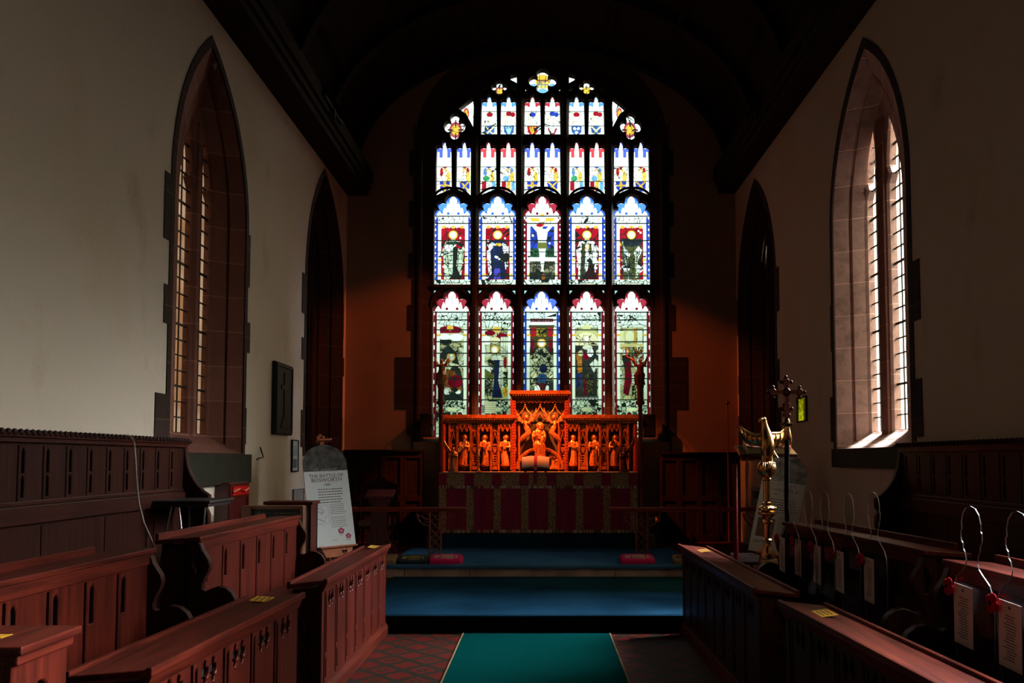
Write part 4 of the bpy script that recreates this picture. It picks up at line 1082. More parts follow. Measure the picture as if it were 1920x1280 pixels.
def robe(mb, O, h, seed, halo=True, wings=None, seated=False, face=-1, child=False, arms=1, slim=1.):
    """carved standing figure in a folded robe; O = feet centre, looks towards -y"""
    rs = random.Random(seed); O = Vector(O); n = 26
    ph = [rs.uniform(0, 6.28) for _ in range(3)]; fr = [rs.choice([5, 6, 7]), rs.choice([9, 11]), rs.choice([3, 4])]
    prof = [(.0, .145), (.03, .155), (.12, .135), (.3, .125), (.45, .118), (.55, .105), (.64, .112), (.72, .125), (.775, .118), (.81, .08), (.835, .045), (.86, .04)]
    if seated: prof = [(.0, .17), (.04, .18), (.2, .17), (.36, .20), (.44, .19), (.5, .13), (.62, .118), (.72, .13), (.775, .12), (.81, .08), (.835, .045), (.86, .04)]
    rings = []
    for t, r in prof:
        r *= slim; amp = .24*max(0, 1-t/.78)+.03; sway = .03*math.sin(t*5+ph[2])
        rg = []
        for i in range(n):
            a = 2*math.pi*i/n
            f = 1+amp*(.6*math.sin(fr[0]*a+ph[0]+t*3)+.4*math.sin(fr[1]*a+ph[1]-t*2))
            fy = .75 if not (seated and .2 < t < .48 and math.sin(a) < 0) else 1.25
            rg.append(O+Vector(((math.cos(a)*r*f+sway)*h, math.sin(a)*r*f*fy*h, t*h)))
        rings.append(rg)
    mb.loft(rings)
    hx = .03*math.sin(ph[0]); hd = O+Vector((hx*h, -.01*h, .925*h))
    mb.ball(hd, .058*h, .064*h, .078*h, 12, 8)
    mb.ball(hd+Vector((0, .02*h, .02*h)), .068*h, .06*h, .075*h, 12, 6)
    mb.ball(hd+Vector((0, -.064*h, -.008*h)), .012*h, .018*h, .02*h, 6, 4)
    if rs.random() < .6: mb.ball(hd+Vector((0, -.04*h, -.07*h)), .035*h, .03*h, .055*h, 8, 5)
    if halo: mb.lathe([(.0, -.005*h), (.10*h, -.005*h), (.105*h, 0), (.10*h, .008*h), (0, .008*h)], hd+Vector((0, .05*h, 0)), 20, 'Y')
    for sx in (-1, 1):
        sh = O+Vector((sx*.115*h, 0, .765*h)); el = O+Vector((sx*.16*h, -.05*h, .60*h)); ha = O+Vector((sx*rs.uniform(.02, .07)*h, -.14*h, rs.uniform(.58, .7)*h))
        if arms == 2: el = O+Vector((sx*.2*h, -.04*h, .82*h)); ha = O+Vector((sx*.24*h, -.06*h, 1.0*h))
        mb.tube([sh, sh.lerp(el, .5)+Vector((sx*.012*h, 0, 0)), el, el.lerp(ha, .6), ha], [.05*h, .052*h, .05*h, .036*h, .022*h], 8)
        mb.ball(ha, .022*h, .026*h, .028*h, 6, 4)
        # sleeve falling from the elbow
        mb.tube([el, el+Vector((-sx*.01*h, -.03*h, -.14*h))], [.05*h, .015*h], 8)
    if wings:
        for sx in (-1, 1): wing(mb, O+Vector((sx*.05*h, .06*h, .74*h)), sx, wings*h)
    if child:
        c = O+Vector((.09*h, -.17*h, .5*h)); mb.tube([c, c+Vector((0,0,.08*h)), c+Vector((.01*h,0,.14*h))], [.055*h, .05*h, .02*h], 10); mb.ball(c+Vector((.01*h, -.01*h, .185*h)), .04*h, .042*h, .048*h, 10, 6)
    return mb
def wing(mb, B, sx, L, t=.012):
    """feathered wing raised from the shoulder"""
    lead_ = [(0, 0), (.16, .26), (.34, .5), (.5, .78), (.56, 1.0)]
    trail = [(.60, .92), (.585, .8), (.62, .7), (.57, .6), (.59, .48), (.50, .4), (.50, .28), (.38, .22), (.34, .1), (.2, .04), (.12, -.08)]
    mb.plate([[(sx*x*L, z*L) for x, z in lead_+trail]], B, (1, .25*sx, 0), (0, .12, 1), (0, t, 0), ch=.004)
    for a, b in ((1, 9), (2, 6), (3, 3)):
        p, q = lead_[a], trail[b]
        f = lambda p_: B+Vector((sx*p_[0]*L, .25*p_[0]*L+.12*p_[1]*L-.008, p_[1]*L))
        mb.tube([f(p), f(((p[0]+q[0])/2, (p[1]+q[1])/2)), f(q)], [.012*L*2, .01*L*2, .004*L*2], 5)

AY0, AY1 = 12.2, 12.88
AX0, AX1, AZ0, AZ1 = -1.56, 1.47, .515, 1.447
al = thing('altar', 'altar table dressed in a crimson and gold striped frontal', 'altar', ((AX0+AX1)/2, 12.6, .515))
mb = MB(); mb.box(AX0+.02, AX1-.02, AY0+.03, AY1, AZ0, AZ1-.02); build(mb, 'table_body', oakd, al, world=True)
mb = MB(); mb.box(AX0, AX1, AY0+.01, AY1, AZ1-.018, AZ1); build(mb, 'fair_linen', mat('altar_linen', (.30,.27,.22), rough=.85), al, world=True)
def draped(x0, x1, y, z0, z1, wave=.004, n=90):
    mb = MB(); rr = []
    for t in (0, .012):
        for z in (z0, z1): pass
    f = [Vector((x0+(x1-x0)*i/n, y+wave*math.sin(i*1.1)+wave*.6*math.sin(i*.37), 0)) for i in range(n+1)]
    vs = []; fs = []
    for i, p in enumerate(f): vs += [(p.x, p.y, z0), (p.x, p.y, z1), (p.x, p.y+.012, z1), (p.x, p.y+.012, z0)]
    for i in range(n):
        for k in range(4): fs.append((i*4+k, (i+1)*4+k, (i+1)*4+(k+1) % 4, i*4+(k+1) % 4))
    fs += [(0,1,2,3), (n*4+3, n*4+2, n*4+1, n*4)]
    return mb.add(vs, fs)
zs_ = AZ1-.225
build(draped(AX0, AX1, AY0+.01, AZ0+.03, zs_+.02, .003), 'frontal', crimson, al, world=True)
build(draped(AX0, AX1, AY0-.014, zs_, AZ1-.02, .002), 'superfrontal', crimson, al, world=True)
build(draped(AX0, AX1, AY0-.0175, zs_-.02, zs_+.022, .002), 'superfrontal_fringe', fringe, al, world=True)
build(draped(AX0, AX1, AY0+.004, AZ0+.012, AZ0+.062, .003), 'frontal_fringe', fringe, al, world=True)
pit = (AX1-AX0-.12)/7
for k in range(8):
    x = AX0+.06+k*pit; w_ = .055
    build(draped(x-w_, x+w_, AY0+.003, AZ0+.05, zs_+.01, .001, 6), 'orphrey', damask, al, world=True)
for k in range(7):
    x = AX0+.06+(k+.55)*pit-.03; build(draped(x-.135, x+.135, AY0-.02, zs_+.02, AZ1-.025, .001, 8), 'superfrontal_orphrey', damask, al, world=True)

# reredos standing behind the altar
RY = 13.0
rd = thing('reredos', 'gilded carved altarpiece with a tall centre panel and niches of saints', 'altarpiece', (-.03, 13.1, .51))
RX0, RX1, CX0, CX1 = -1.615, 1.555, -.475, .435
RZ0, RZ1, RZ2 = AZ1+.035, at(0, 790, RY).z, at(0, 745, RY).z
mb = MB(); mb.box(RX0, RX1, RY+.08, RY+.16, .5, RZ1+.02); mb.box(CX0+.02, CX1-.02, RY+.06, RY+.16, RZ1, RZ2+.02); build(mb, 'back_panel', olive, rd, world=True)
def cornice(x0, x1, z, y, dep):
    mb = MB()
    for d, a, b in ((.0, -.05, -.02), (.03, -.02, .0), (.055, .0, .03), (.075, .03, .055), (.05, .055, .09)):
        mb.box(x0-d*.6, x1+d*.6, y-d, y+dep, z+a, z+b)
    n = int((x1-x0)/.04)
    for k in range(n): mb.ball((x0+(k+.5)*(x1-x0)/n, y-.06, z+.012), .013, .012, .014, 6, 4)
    return mb
build(cornice(RX0, CX0+.02, RZ1+.02, RY, .16), 'wing_cornice', gilt, rd, world=True)
build(cornice(CX1-.02, RX1, RZ1+.02, RY, .16), 'wing_cornice', gilt, rd, world=True)
build(cornice(CX0, CX1, RZ2+.02, RY-.02, .18), 'centre_cornice', gilt, rd, world=True)
mb = MB()
for x in (CX0+.03, CX1-.03):
    mb = MB(); mb.box(x-.028, x+.028, RY-.03, RY+.1, RZ0-.03, RZ2)
    for k in range(24): mb.ball((x, RY-.032, RZ0+.02+k*(RZ2-RZ0-.04)/24), .014, .012, .02, 6, 4)
    build(mb, 'centre_post', giltred, rd, world=True)
for x in (CX0-.0, CX1+.0): mb = MB(); mb.box(x-.03, x+.03, RY+.02, RY+.1, RZ1+.05, RZ2-.02); build(mb, 'side_strip', giltred, rd, world=True)
for x in (RX0+.03, RX1-.03):
    mb = MB(); mb.box(x-.03, x+.03, RY-.02, RY+.1, RZ0-.3, RZ1)
    for k in range(18): mb.ball((x, RY-.022, RZ0+.02+k*(RZ1-RZ0-.04)/18), .013, .012, .02, 6, 4)
    build(mb, 'wing_edge', giltred, rd, world=True)
# niches: 3 wide niches with saints alternate with narrow traceried panels on each wing
px = lambda p: at(p, 820, RY).x
for side, wide, narrow in ((0, (870.5, 909.5, 947), (850, 890, 928, 966)), (1, (1074, 1113.5, 1152), (1055, 1093, 1132, 1170))):
    mb = MB(); mg = MB()
    for p in narrow:
        x = px(p); w_ = .05
        for sx in (-1, 1):
            mb.box(x+sx*(w_+.014)-.014, x+sx*(w_+.014)+.014, RY-.012, RY+.09, RZ0-.01, RZ1-.02)
            mg.lathe([(.0, 0), (.014, .0), (.003, .05), (0, .05)], (x+sx*(w_+.014), RY-.0, RZ0-.055), 8)
        zt, zm = RZ1-.05, RZ0+.36
        mg.plate([[(x-w_, RZ0+.06), (x+w_, RZ0+.06), (x+w_, zt), (x-w_, zt)]]+[lancet(x-.032, x+.032, zm+.05, zt-.16, zt-.08, 6), [(x-.03, zm-.02), (x+.03, zm-.02), (x+.03, zm+.02), (x-.03, zm+.02)]]+[quatrefoil(x, RZ0+.12+.04*k, .026, .015, 16, .4) for k in range(5)], (0, RY+.02, 0), (1,0,0), (0,0,1), (0,.03,0), ch=.003)
        for k in range(6):
            t = k/6; mg.tube([(x-w_*(1-t), RY+.012, zm+.06+.16*t), (x-w_*(1-t)*.8, RY+.012, zm+.075+.16*t)], .007, 5); mg.tube([(x+w_*(1-t), RY+.012, zm+.06+.16*t), (x+w_*(1-t)*.8, RY+.012, zm+.075+.16*t)], .007, 5)
        for sx in (-1, 1): mg.tube([(x+sx*w_, RY+.01, zm+.04), (x+sx*.012, RY+.01, zm+.18), (x, RY+.01, zm+.25)], .007, 5)
        mg.ball((x, RY+.005, zm+.26), .013); mg.box(x-w_+.006, x+w_-.006, RY-.002, RY+.06, RZ0-.005, RZ0+.05)
        mg.plate([[(x-.034, zm-.04), (x, zm-.10), (x+.034, zm-.04), (x+.034, zm+.0), (x-.034, zm+.0)]], (0, RY+.008, 0), (1,0,0), (0,0,1), (0,.02,0))
    for p in wide:
        x = px(p); w_ = .105; zt = RZ1-.05; zc = zt-.10
        mg.plate([[(x-w_, zc-.02), (x-w_, zt), (x+w_, zt), (x+w_, zc-.02), (x+w_-.012, zc-.02)]+[(x+(w_-.012)*math.cos(a)-(0), zc-.02+abs(math.sin(a*3))*.05) for a in np.linspace(.15, math.pi-.15, 25)]+[(x-w_+.012, zc-.02)]]+[slit(x-.085+.024*k, x-.071+.024*k, zt-.065, zt-.012) for k in range(8)], (0, RY-.01, 0), (1,0,0), (0,0,1), (0,.025,0), ch=.002)
        for k in (-1, 0, 1):
            c = x+k*.068
            for sx in (-1, 1): mg.tube([(c+sx*.034, RY-.018, zc-.015), (c+sx*.02, RY-.018, zc+.025), (c, RY-.018, zc+.075)], .006, 5)
            mg.ball((c, RY-.018, zc+.082), .011); 
        for sx in (-1, 1): mg.lathe([(0, -.04), (.008, -.03), (.005, 0), (.012, .012), (0, .02)], (x+sx*.1, RY-.012, zc+.01), 6)
        mg.lathe([(.0, -.075), (.03, -.05), (.045, -.03), (.065, -.012), (.078, 0), (.078, .02), (0, .02)], (x, RY+.03, RZ0+.055), 10)
        mg.box(x-.085, x+.085, RY-.02, RY+.1, RZ1-.055, RZ1-.02)
    build(mb, 'pilasters', gilt, rd, world=True); build(mg, 'niche_tracery', gilt, rd, world=True, smooth=40)
    for k, p in enumerate(wide):
        mb = robe(MB(), (px(p), RY+.02, RZ0+.075), .475, 10*side+k+1, halo=True, child=(k == 1), slim=.86); build(mb, 'saint_figure', figm, rd, world=True, smooth=60)
# centre panel: seated figure with two attendant angels beneath three gables, low arch behind the book
cx = (CX0+CX1)/2; mg = MB(); zg = RZ2-.32
for k in (-1, 0, 1):
    c = cx+k*.245
    for sx in (-1, 1):
        mg.tube([(c+sx*.12, RY-.01, zg-.02), (c+sx*.1, RY-.01, zg+.04), (c+sx*.035, RY-.01, zg+.11), (c, RY-.01, zg+.19)], [.012, .01, .009, .006], 6)
        mg.tube([(c+sx*.12, RY-.01, zg-.03), (c+sx*.085, RY-.01, zg+.02), (c+sx*.05, RY-.01, zg-.02), (c+sx*.02, RY-.01, zg+.04), (c, RY-.01, zg+.07)], .008, 6)
    mg.ball((c, RY-.012, zg+.2), .014)
for k in range(12): mg.tube([(CX0+.08+k*.064, RY-.012, RZ2-.09), (CX0+.11+k*.064, RY-.02, RZ2-.06), (CX0+.135+k*.064, RY-.012, RZ2-.085)], .009, 6)
mg.box(CX0+.06, CX1-.06, RY-.02, RY+.08, RZ2-.06, RZ2-.02)
build(mg, 'gable_tracery', gilt, rd, world=True, smooth=50)
mg = MB(); zb = RZ0+.0
ro = [(cx+.4*math.cos(a), zb+.36*math.sin(a)) for a in np.linspace(0, math.pi, 25)]; ri = [(cx+.345*math.cos(a), zb+.31*math.sin(a)) for a in np.linspace(math.pi, 0, 25)]
mg.plate([ro+ri], (0, RY-.02, 0), (1,0,0), (0,0,1), (0, .09, 0), ch=.008); build(mg, 'low_arch', gilt, rd, world=True, smooth=40)
build(robe(MB(), (cx-.02, RY-.01, RZ0+.17), .58, 51, True, None, True, child=True, slim=.8), 'seated_figure', figm, rd, world=True, smooth=60)
for sx in (-1, 1):
    mb = MB(); B = Vector((cx+sx*.235, RY+.02, RZ1-.06))
    mb.tube([B+Vector((sx*.02, 0, .1)), B, B+Vector((-sx*.05, -.03, -.12)), B+Vector((sx*.04, -.02, -.2)), B+Vector((sx*.1, 0, -.27))], [.025, .045, .05, .045, .015], 10)
    mb.ball(B+Vector((-sx*.01, -.02, .13)), .034, .036, .042); mb.tube([B+Vector((0,0,.05)), B+Vector((-sx*.06,-.05,.03)), B+Vector((-sx*.1,-.06,.08))], [.022,.018,.012], 6)
    wing(mb, B+Vector((sx*.03, -.07, .04)), sx, .25); wing(mb, B+Vector((-sx*.03, -.07, .04)), -sx, .25)
    build(mb, 'attendant_angel', figm, rd, world=True, smooth=60)
for x, h, sd in ((cx-.22, .26, 71), (cx+.2, .3, 72), (cx+.28, .24, 73)):
    build(robe(MB(), (x, RY+.03, RZ0+.0), h, sd, False), 'kneeling_figure', figm, rd, world=True, smooth=60)

# things on the altar
mo = at(1004, 872, 12.32)
ms = thing('missal_stand', 'small dark wooden book stand at the middle of the altar', 'book stand', (mo.x, 12.42, AZ1))
mb = MB(); mb.slab([(-.2, -.12, .03), (.2, -.12, .03), (.2, .08, .17), (-.2, .08, .17)], [(-.2, -.11, .012), (.2, -.11, .012), (.2, .09, .152), (-.2, .09, .152)], 0); mb.box(-.2, .2, -.135, -.12, .01, .05); build(mb, 'slope', oakd, ms)
for x in (-.17, .14): mb = MB(); mb.box(x, x+.03, -.1, .06, 0, .03); mb.box(x, x+.03, .06, .1, 0, .15); build(mb, 'foot', oakd, ms)
bk = thing('open_book', 'open missal with blank pale pages on the altar book stand', 'book', (mo.x, 12.36, AZ1+.06))
def page(sx):
    mb = MB(); vs = []; n = 10
    for i in range(n+1):
        t = i/n; x = sx*(.012+.2*t); b = .018+.016*math.sin(math.pi*min(1, t*1.2))*(1-t)-.010*t
        for y, z in ((-.06, .0), (.1, .165)): vs += [(x, y, z+b), (x, y+.004, z+b-.014)]
    fs = []
    for i in range(n):
        a, b = i*4, (i+1)*4
        for q in ((0,2), (2,3), (3,1), (1,0)): fs.append((a+q[0], b+q[0], b+q[1], a+q[1]))
    fs += [(0,1,3,2), (n*4, n*4+2, n*4+3, n*4+1)]
    return mb.add(vs, fs)
build(page(-1), 'left_page', paper, bk, smooth=40); build(page(1), 'right_page', paper, bk, smooth=40)
mb = MB(); mb.slab([(-.022, -.062, .03), (.022, -.062, .03), (.022, .1, .197), (-.022, .1, .197)], [(-.022, -.068, .034), (.022, -.068, .034), (.022, .094, .2), (-.022, .094, .2)], 0); mb.box(-.025, .025, -.19, -.186, -.24, -.02); mb.slab([(-.025, -.19, -.02), (.025, -.19, -.02), (.022, -.062, .03), (-.022, -.062, .03)], [(-.025, -.186, -.02), (.025, -.186, -.02), (.022, -.058, .03), (-.022, -.058, .03)], 0)
build(mb, 'marker_ribbon', crimson, bk)
def candlestick(label, x, h=.36):
    t = thing('candlestick', label, 'candlestick', (x, 12.36, AZ1), group='altar candlesticks')
    mb = MB(); mb.lathe([(.0, 0), (.05, 0), (.05, .012), (.03, .025), (.012, .05), (.01, .1), (.022, .115), (.01, .13), (.009, h*.62), (.02, h*.66), (.03, h*.7), (0, h*.7)], seg=14); build(mb, 'stem', brass, t, smooth=50)
    mb = MB(); mb.lathe([(0, h*.7), (.012, h*.7), (.012, h), (0, h)], seg=10); build(mb, 'candle', mat('wax', (.5,.45,.35), rough=.5), t, smooth=50)
candlestick('left altar candlestick of brass before the gilded niches', at(897.5, 870, 12.36).x)
candlestick('right altar candlestick before the gilded niches', at(1123, 870, 12.36).x)
for lab, p, m in (('aged gilt angel statue standing on the left end of the altar', 850, brassd), ('dark winged angel statue on the right end of the altar', 1170, mat('shaded_brass', (.035,.018,.012), rough=.5, metal=.5))):  # right-hand angel coloured dark to read as an unlit silhouette
    t = thing('angel_statue', lab, 'statue', (at(p, 870, 12.36).x, 12.36, AZ1), group='altar angels')
    build(robe(MB(), (0, 0, .02), .36, 81 if p < 900 else 82, halo=False, wings=.75, arms=1), 'figure', m, t, smooth=60)
    mb = MB(); mb.lathe([(0, 0), (.08, 0), (.08, .012), (.065, .025), (0, .025)], seg=16); build(mb, 'base', m, t, smooth=40)
# riddel posts with angels
for lab, p, g in (('red and gilt riddel post with angel left of the altar', 829, 0), ('red and gilt riddel post with candle-bearing angel right of the altar', 1197, 1)):
    x = at(p, 800, 12.25).x; x += -.02 if g == 0 else .03
    t = thing('riddel_post', lab, 'post', (x, 12.25, .50), group='riddel posts')
    zc = at(0, 757, 12.25).z-.5
    mb = MB(); mb.lathe([(0, 0), (.06, 0), (.06, .06), (.035, .1), (.032, zc-.12), (.045, zc-.1), (.032, zc-.08), (.035, zc-.02), (.07, zc), (.07, zc+.04), (.045, zc+.05), (.05, zc+.24), (.06, zc+.26), (.06, zc+.30), (0, zc+.3)], seg=10, wob=lambda a, z: 1+.06*math.sin(6*a+z*22)); build(mb, 'shaft', giltred, t, smooth=40)
    build(robe(MB(), (0, 0, zc+.29), .40, 91+g, False, .42, True, arms=2), 'angel', giltred if g else brassd, t, smooth=60)
    if g:
        mb = MB(); mb.tube([(-.1, -.03, zc+.66), (-.22, -.05, zc+.73)], .014, 8); mb.lathe([(.02, 0), (.022, .02), (.009, .03), (.009, .14), (0, .14)], (-.22, -.05, zc+.72), 8); build(mb, 'candle_arm', giltred, t, smooth=40)
# black loudspeakers on the window jambs
for lab, p, q in (('black box loudspeaker hung at the left edge of the east window', 800, 797), ('black box loudspeaker hung at the right edge of the east window', 1216, 798)):
    c = at(p, q, 13.1); t = thing('loudspeaker', lab, 'loudspeaker', (c.x, 13.12, c.z-.19), group='loudspeakers by the east window')
    mb = MB(); mb.box(-.105, .105, -.11, .09, 0, .38); build(mb, 'cabinet', black, t, bevel=.02)
    mb = MB(); mb.box(-.09, .09, -.118, -.108, .02, .36); build(mb, 'grille', mat('speaker_cloth', (.006,.006,.007), rough=.95, scale=200, spec=.05), t, bevel=.004)
    mb = MB(); mb.box(-.03, .03, .085, .17, .12, .26); build(mb, 'bracket', black, t)
# sanctuary wainscot
blackoak = wood('black_oak', (.006,.003,.003), (.014,.006,.005), grain='Z', rough=.6, spec=.1)
for sg, lab, x0, x1, zt in ((-1, 'dark panelled wainscot against the east wall left of the altar', -W+.02, -1.95, 1.80), (1, 'dark panelled wainscot against the east wall right of the altar', 1.95, W-.02, 1.76)):
    t = thing('wainscot', lab, 'panelling', ((x0+x1)/2, 13.2, .30)); n = 4; w_ = (x1-x0)/n
    mb = MB(); mb.plate([[(x0, .31), (x1, .31), (x1, zt-.03), (x0, zt-.03)]]+[[(x0+k*w_+.05, a), (x0+(k+1)*w_-.05, a), (x0+(k+1)*w_-.05, b), (x0+k*w_+.05, b)] for k in range(n) for a, b in ((.42, .95), (1.05, zt-.14))], (0, 13.17, 0), (1,0,0), (0,0,1), (0,.02,0), ch=.006); build(mb, 'frame', blackoak, t, world=True)
    mb = MB(); mb.box(x0, x1, 13.195, 13.27, .31, zt-.03); build(mb, 'panels', blackoak, t, world=True)
    mb = MB(); mb.box(x0, x1, 13.13, 13.27, zt-.03, zt); build(mb, 'capping', blackoak, t, world=True, bevel=.004)
# altar rails
railm = wood('red_oak_rail', (.14,.018,.011), (.30,.04,.022), grain='X', rough=.4, spec=.25)
def rail(label, x0, x1, post):
    zt = at(0, 953, 10.86).z-.30; t = thing('altar_rail', label, 'altar rail', (post, 10.86, .305), group='altar rails')
    mb = MB(); mb.box(x0-post, x1-post, -.06, .06, zt-.02, zt+.01); mb.box(x0-post+.01, x1-post-.01, -.045, .045, zt-.045, zt-.02); build(mb, 'handrail', railm, t, bevel=.006)
    def standard(x):
        mb = MB()
        for sx in (-1, 1): mb.tube([(x+sx*.075, 0, 0), (x+sx*.075, 0, zt-.04)], .014, 8)
        mb.box(x-.11, x+.11, -.05, .05, 0, .02)
        build(mb, 'standard', ironm, t, smooth=40)
        mb = MB()
        z = .06; k = 0
        while z < zt-.13:
            for sx in (-1, 1): mb.tube([(x+sx*.06, 0, z), (x+sx*.02, 0, z+.035), (x, 0, z+.055), (x-sx*.02, 0, z+.075), (x-sx*.06, 0, z+.11)], .006, 5)
            z += .11; k += 1
        for sx in (-1, 1):
            q = [(x+sx*(.09+.17*math.sin(a)*.95), 0, zt-.24+.19*(1-math.cos(a))) for a in np.linspace(0, 1.5, 9)]
            mb.tube(q, .011, 6)
            for cx_, cz_, r in ((.14, zt-.10, .04), (.20, zt-.085, .028), (.115, zt-.17, .025)): mb.tube([(x+sx*cx_+r*math.cos(a), 0, cz_+r*math.sin(a)) for a in np.linspace(0, 5.4, 14)], .006, 5)
        build(mb, 'scrollwork', ironm, t, smooth=60)
    standard(0)
    for x in ((x0-post)*.93, (x1-post)*.93):
        if abs(x) > .5: standard(x)
rail('altar rail left of the carpet on an iron scroll-bracket post', -3.1, at(875, 953, 10.86).x, at(816.5, 953, 10.86).x)
rail('altar rail right of the carpet with red edge and iron scroll brackets', at(1140, 953, 10.86).x, 3.1, at(1203, 953, 10.86).x)
# kneelers
def kneeler(label, px0, px1, py, m, motif, h=.1):
    a, b = at(px0, py, 10.3), at(px1, py, 10.3); L = b.x-a.x
    t = thing('kneeler', label, 'kneeler', ((a.x+b.x)/2, 10.32, .3065), group='kneelers before the altar rails')
    mb = MB(); rings = []
    for z, f in ((0, .94), (h*.25, 1), (h*.7, 1), (h*.93, .95), (h, .86)):
        rings.append([Vector((math.copysign(abs(math.cos(q))**.35, math.cos(q))*L/2*f, math.copysign(abs(math.sin(q))**.35, math.sin(q))*.125*f, z)) for q in (2*math.pi*i/32 for i in range(32))])
    slope = lambda p: Vector((p[0], p[1], p[2]+(max(0, p[1]+.125)*.20 if p[2] > .03 else 0)))
    mb.loft([[slope(p) for p in r] for r in rings]); build(mb, 'cushion', m, t, smooth=50)
    mb = MB(); rs = random.Random(px0)
    if motif:
        n = 7
        mb.box(-L*.36, -L*.2, -.06, .04, h-.0005, h+.004)
        for k in range(n): mb.box(-L*.14+k*L*.055, -L*.14+k*L*.055+L*.03, -.09, .05, h-.0005, h+.003)
        for k in range(3): mb.box(L*.27+k*L*.03, L*.29+k*L*.03, -.07+.03*(k % 2), .05, h-.0005, h+.003)
        mb.box(-L*.2, L*.22, .03, .06, h-.0005, h+.0032)
        mb.v = [tuple(slope(p)) for p in mb.v]; build(mb, 'embroidery', motif, t)
magenta = mat('magenta_wool', (.80,.008,.17), rough=.9, scale=60, var=.2, bump=.2)
cream = mat('cream_stitching', (.6,.5,.45), rough=.9)
kneeler('magenta kneeler at the foot of the left rail post', 805, 867, 1056, magenta, cream, .072)
kneeler('magenta kneeler at the foot of the right rail post', 1163, 1227, 1058, magenta, cream, .072)
kneeler('navy blue kneeler with gold stitching beside the left magenta one', 746, 803, 1053, mat('navy_wool', (.012,.03,.06), rough=.9, scale=60), mat('gold_stitching', (.35,.28,.1), rough=.9), .06)
kneeler('beige kneeler at the left end of the row, past the desk', 716, 744, 1053, mat('beige_wool', (.36,.22,.12), rough=.9, scale=50), None, .07)
kneeler('beige kneeler with a rose patch at the right end of the row', 1262, 1300, 1057, mat('tan_wool', (.36,.25,.14), rough=.9, scale=50), mat('brown_stitching', (.2,.1,.04), rough=.9), .065)
# prie-dieu and chair on the left of the sanctuary
redw = wood('red_prayer_desk_wood', (.05,.008,.009), (.11,.014,.016), grain='Z')
c = at(709, 1020, 11.55)
t = thing('prayer_desk', 'red wooden prayer desk standing before the dark chair with tapestry seat', 'prayer desk', (c.x, 11.55, .30)); zt = at(0, 930, 11.55).z-.3
mb = MB(); mb.plate([[(-.26, 0), (-.09, .0), (-.085, .05), (-.04, .09), (.04, .09), (.085, .05), (.09, 0), (.26, 0), (.25, .06), (.17, .16), (.12, .3), (.1, zt-.12), (.16, zt-.08), (.16, zt), (-.16, zt), (-.16, zt-.08), (-.1, zt-.12), (-.12, .3), (-.17, .16), (-.25, .06)]], (0, 0, 0), (1,0,0), (0,0,1), (0,.04,0), ch=.005); build(mb, 'front_board', redw, t)
mb = MB(); mb.slab([(-.2, -.03, zt), (.2, -.03, zt), (.2, .28, zt+.09), (-.2, .28, zt+.09)], [(-.2, -.03, zt-.03), (.2, -.03, zt-.03), (.2, .28, zt+.06), (-.2, .28, zt+.06)], 0); build(mb, 'sloping_top', redw, t, bevel=.004)
mb = MB(); mb.box(-.22, .22, .2, .45, .1, .14); mb.box(-.2, -.17, .03, .45, 0, .1); mb.box(.17, .2, .03, .45, 0, .1); mb.box(-.1, .1, .24, .27, .1, zt+.05); build(mb, 'kneeling_board', redw, t, bevel=.004)
c = at(705, 1000, 12.3); sz = at(0, 975, 12.3).z-.3
t = thing('sanctuary_chair', 'dark carved chair with pale tapestry seat behind the red prayer desk', 'chair', (c.x, 12.4, .30))
mb = MB(); mb.box(-.26, .26, -.22, .22, sz-.09, sz); build(mb, 'seat_cushion', damask_mat('tapestry_seat', (.28,.2,.12), (.2,.08,.05), 14), t, bevel=.03)
for sx in (-1, 1):
    for y in (-.2, .2):
        mb = MB(); zl = sz+.12 if y < 0 else .95; prof = [(0, 0), (.03, 0), (.03, .03)]
        z = .06
        while z < zl-.03: prof += [(.016, z), (.026, z+.025), (.016, z+.05)]; z += .06
        mb.lathe(prof+[(.03, zl), (0, zl)], (sx*.27, y, 0), 10); build(mb, 'leg', oakd, t, smooth=50)
mb = MB(); mb.plate([[(-.28, sz+.05), (.28, sz+.05), (.28, .95), (.18, .98), (0, 1.08), (-.18, .98), (-.28, .95)], quatrefoil(0, .78, .13, .13, 40, .4)], (0, .2, 0), (1,0,0), (0,0,1), (0,.03,0), ch=.004); build(mb, 'back', oakd, t)
mb = MB(); mb.box(-.28, .28, -.21, -.18, sz-.13, sz-.09); mb.box(-.28, .28, .18, .21, sz-.13, sz-.09); mb.box(-.28, -.25, -.2, .2, sz-.13, sz-.09); mb.box(.25, .28, -.2, .2, sz-.13, sz-.09); build(mb, 'frame', oakd, t)
# thin pole in the right corner
c = at(1365, 757, 13.05); t = thing('candle_snuffer', 'thin dark pole with a round tip standing in the sanctuary corner', 'pole', (c.x, 13.1, .30))
mb = MB(); mb.tube([(0, 0, 0), (0, 0, c.z-.3)], .012, 8); build(mb, 'pole', ironm, t, smooth=60)
mb = MB(); mb.ball((0, 0, c.z-.28), .035); build(mb, 'tip', brassd, t, smooth=60)

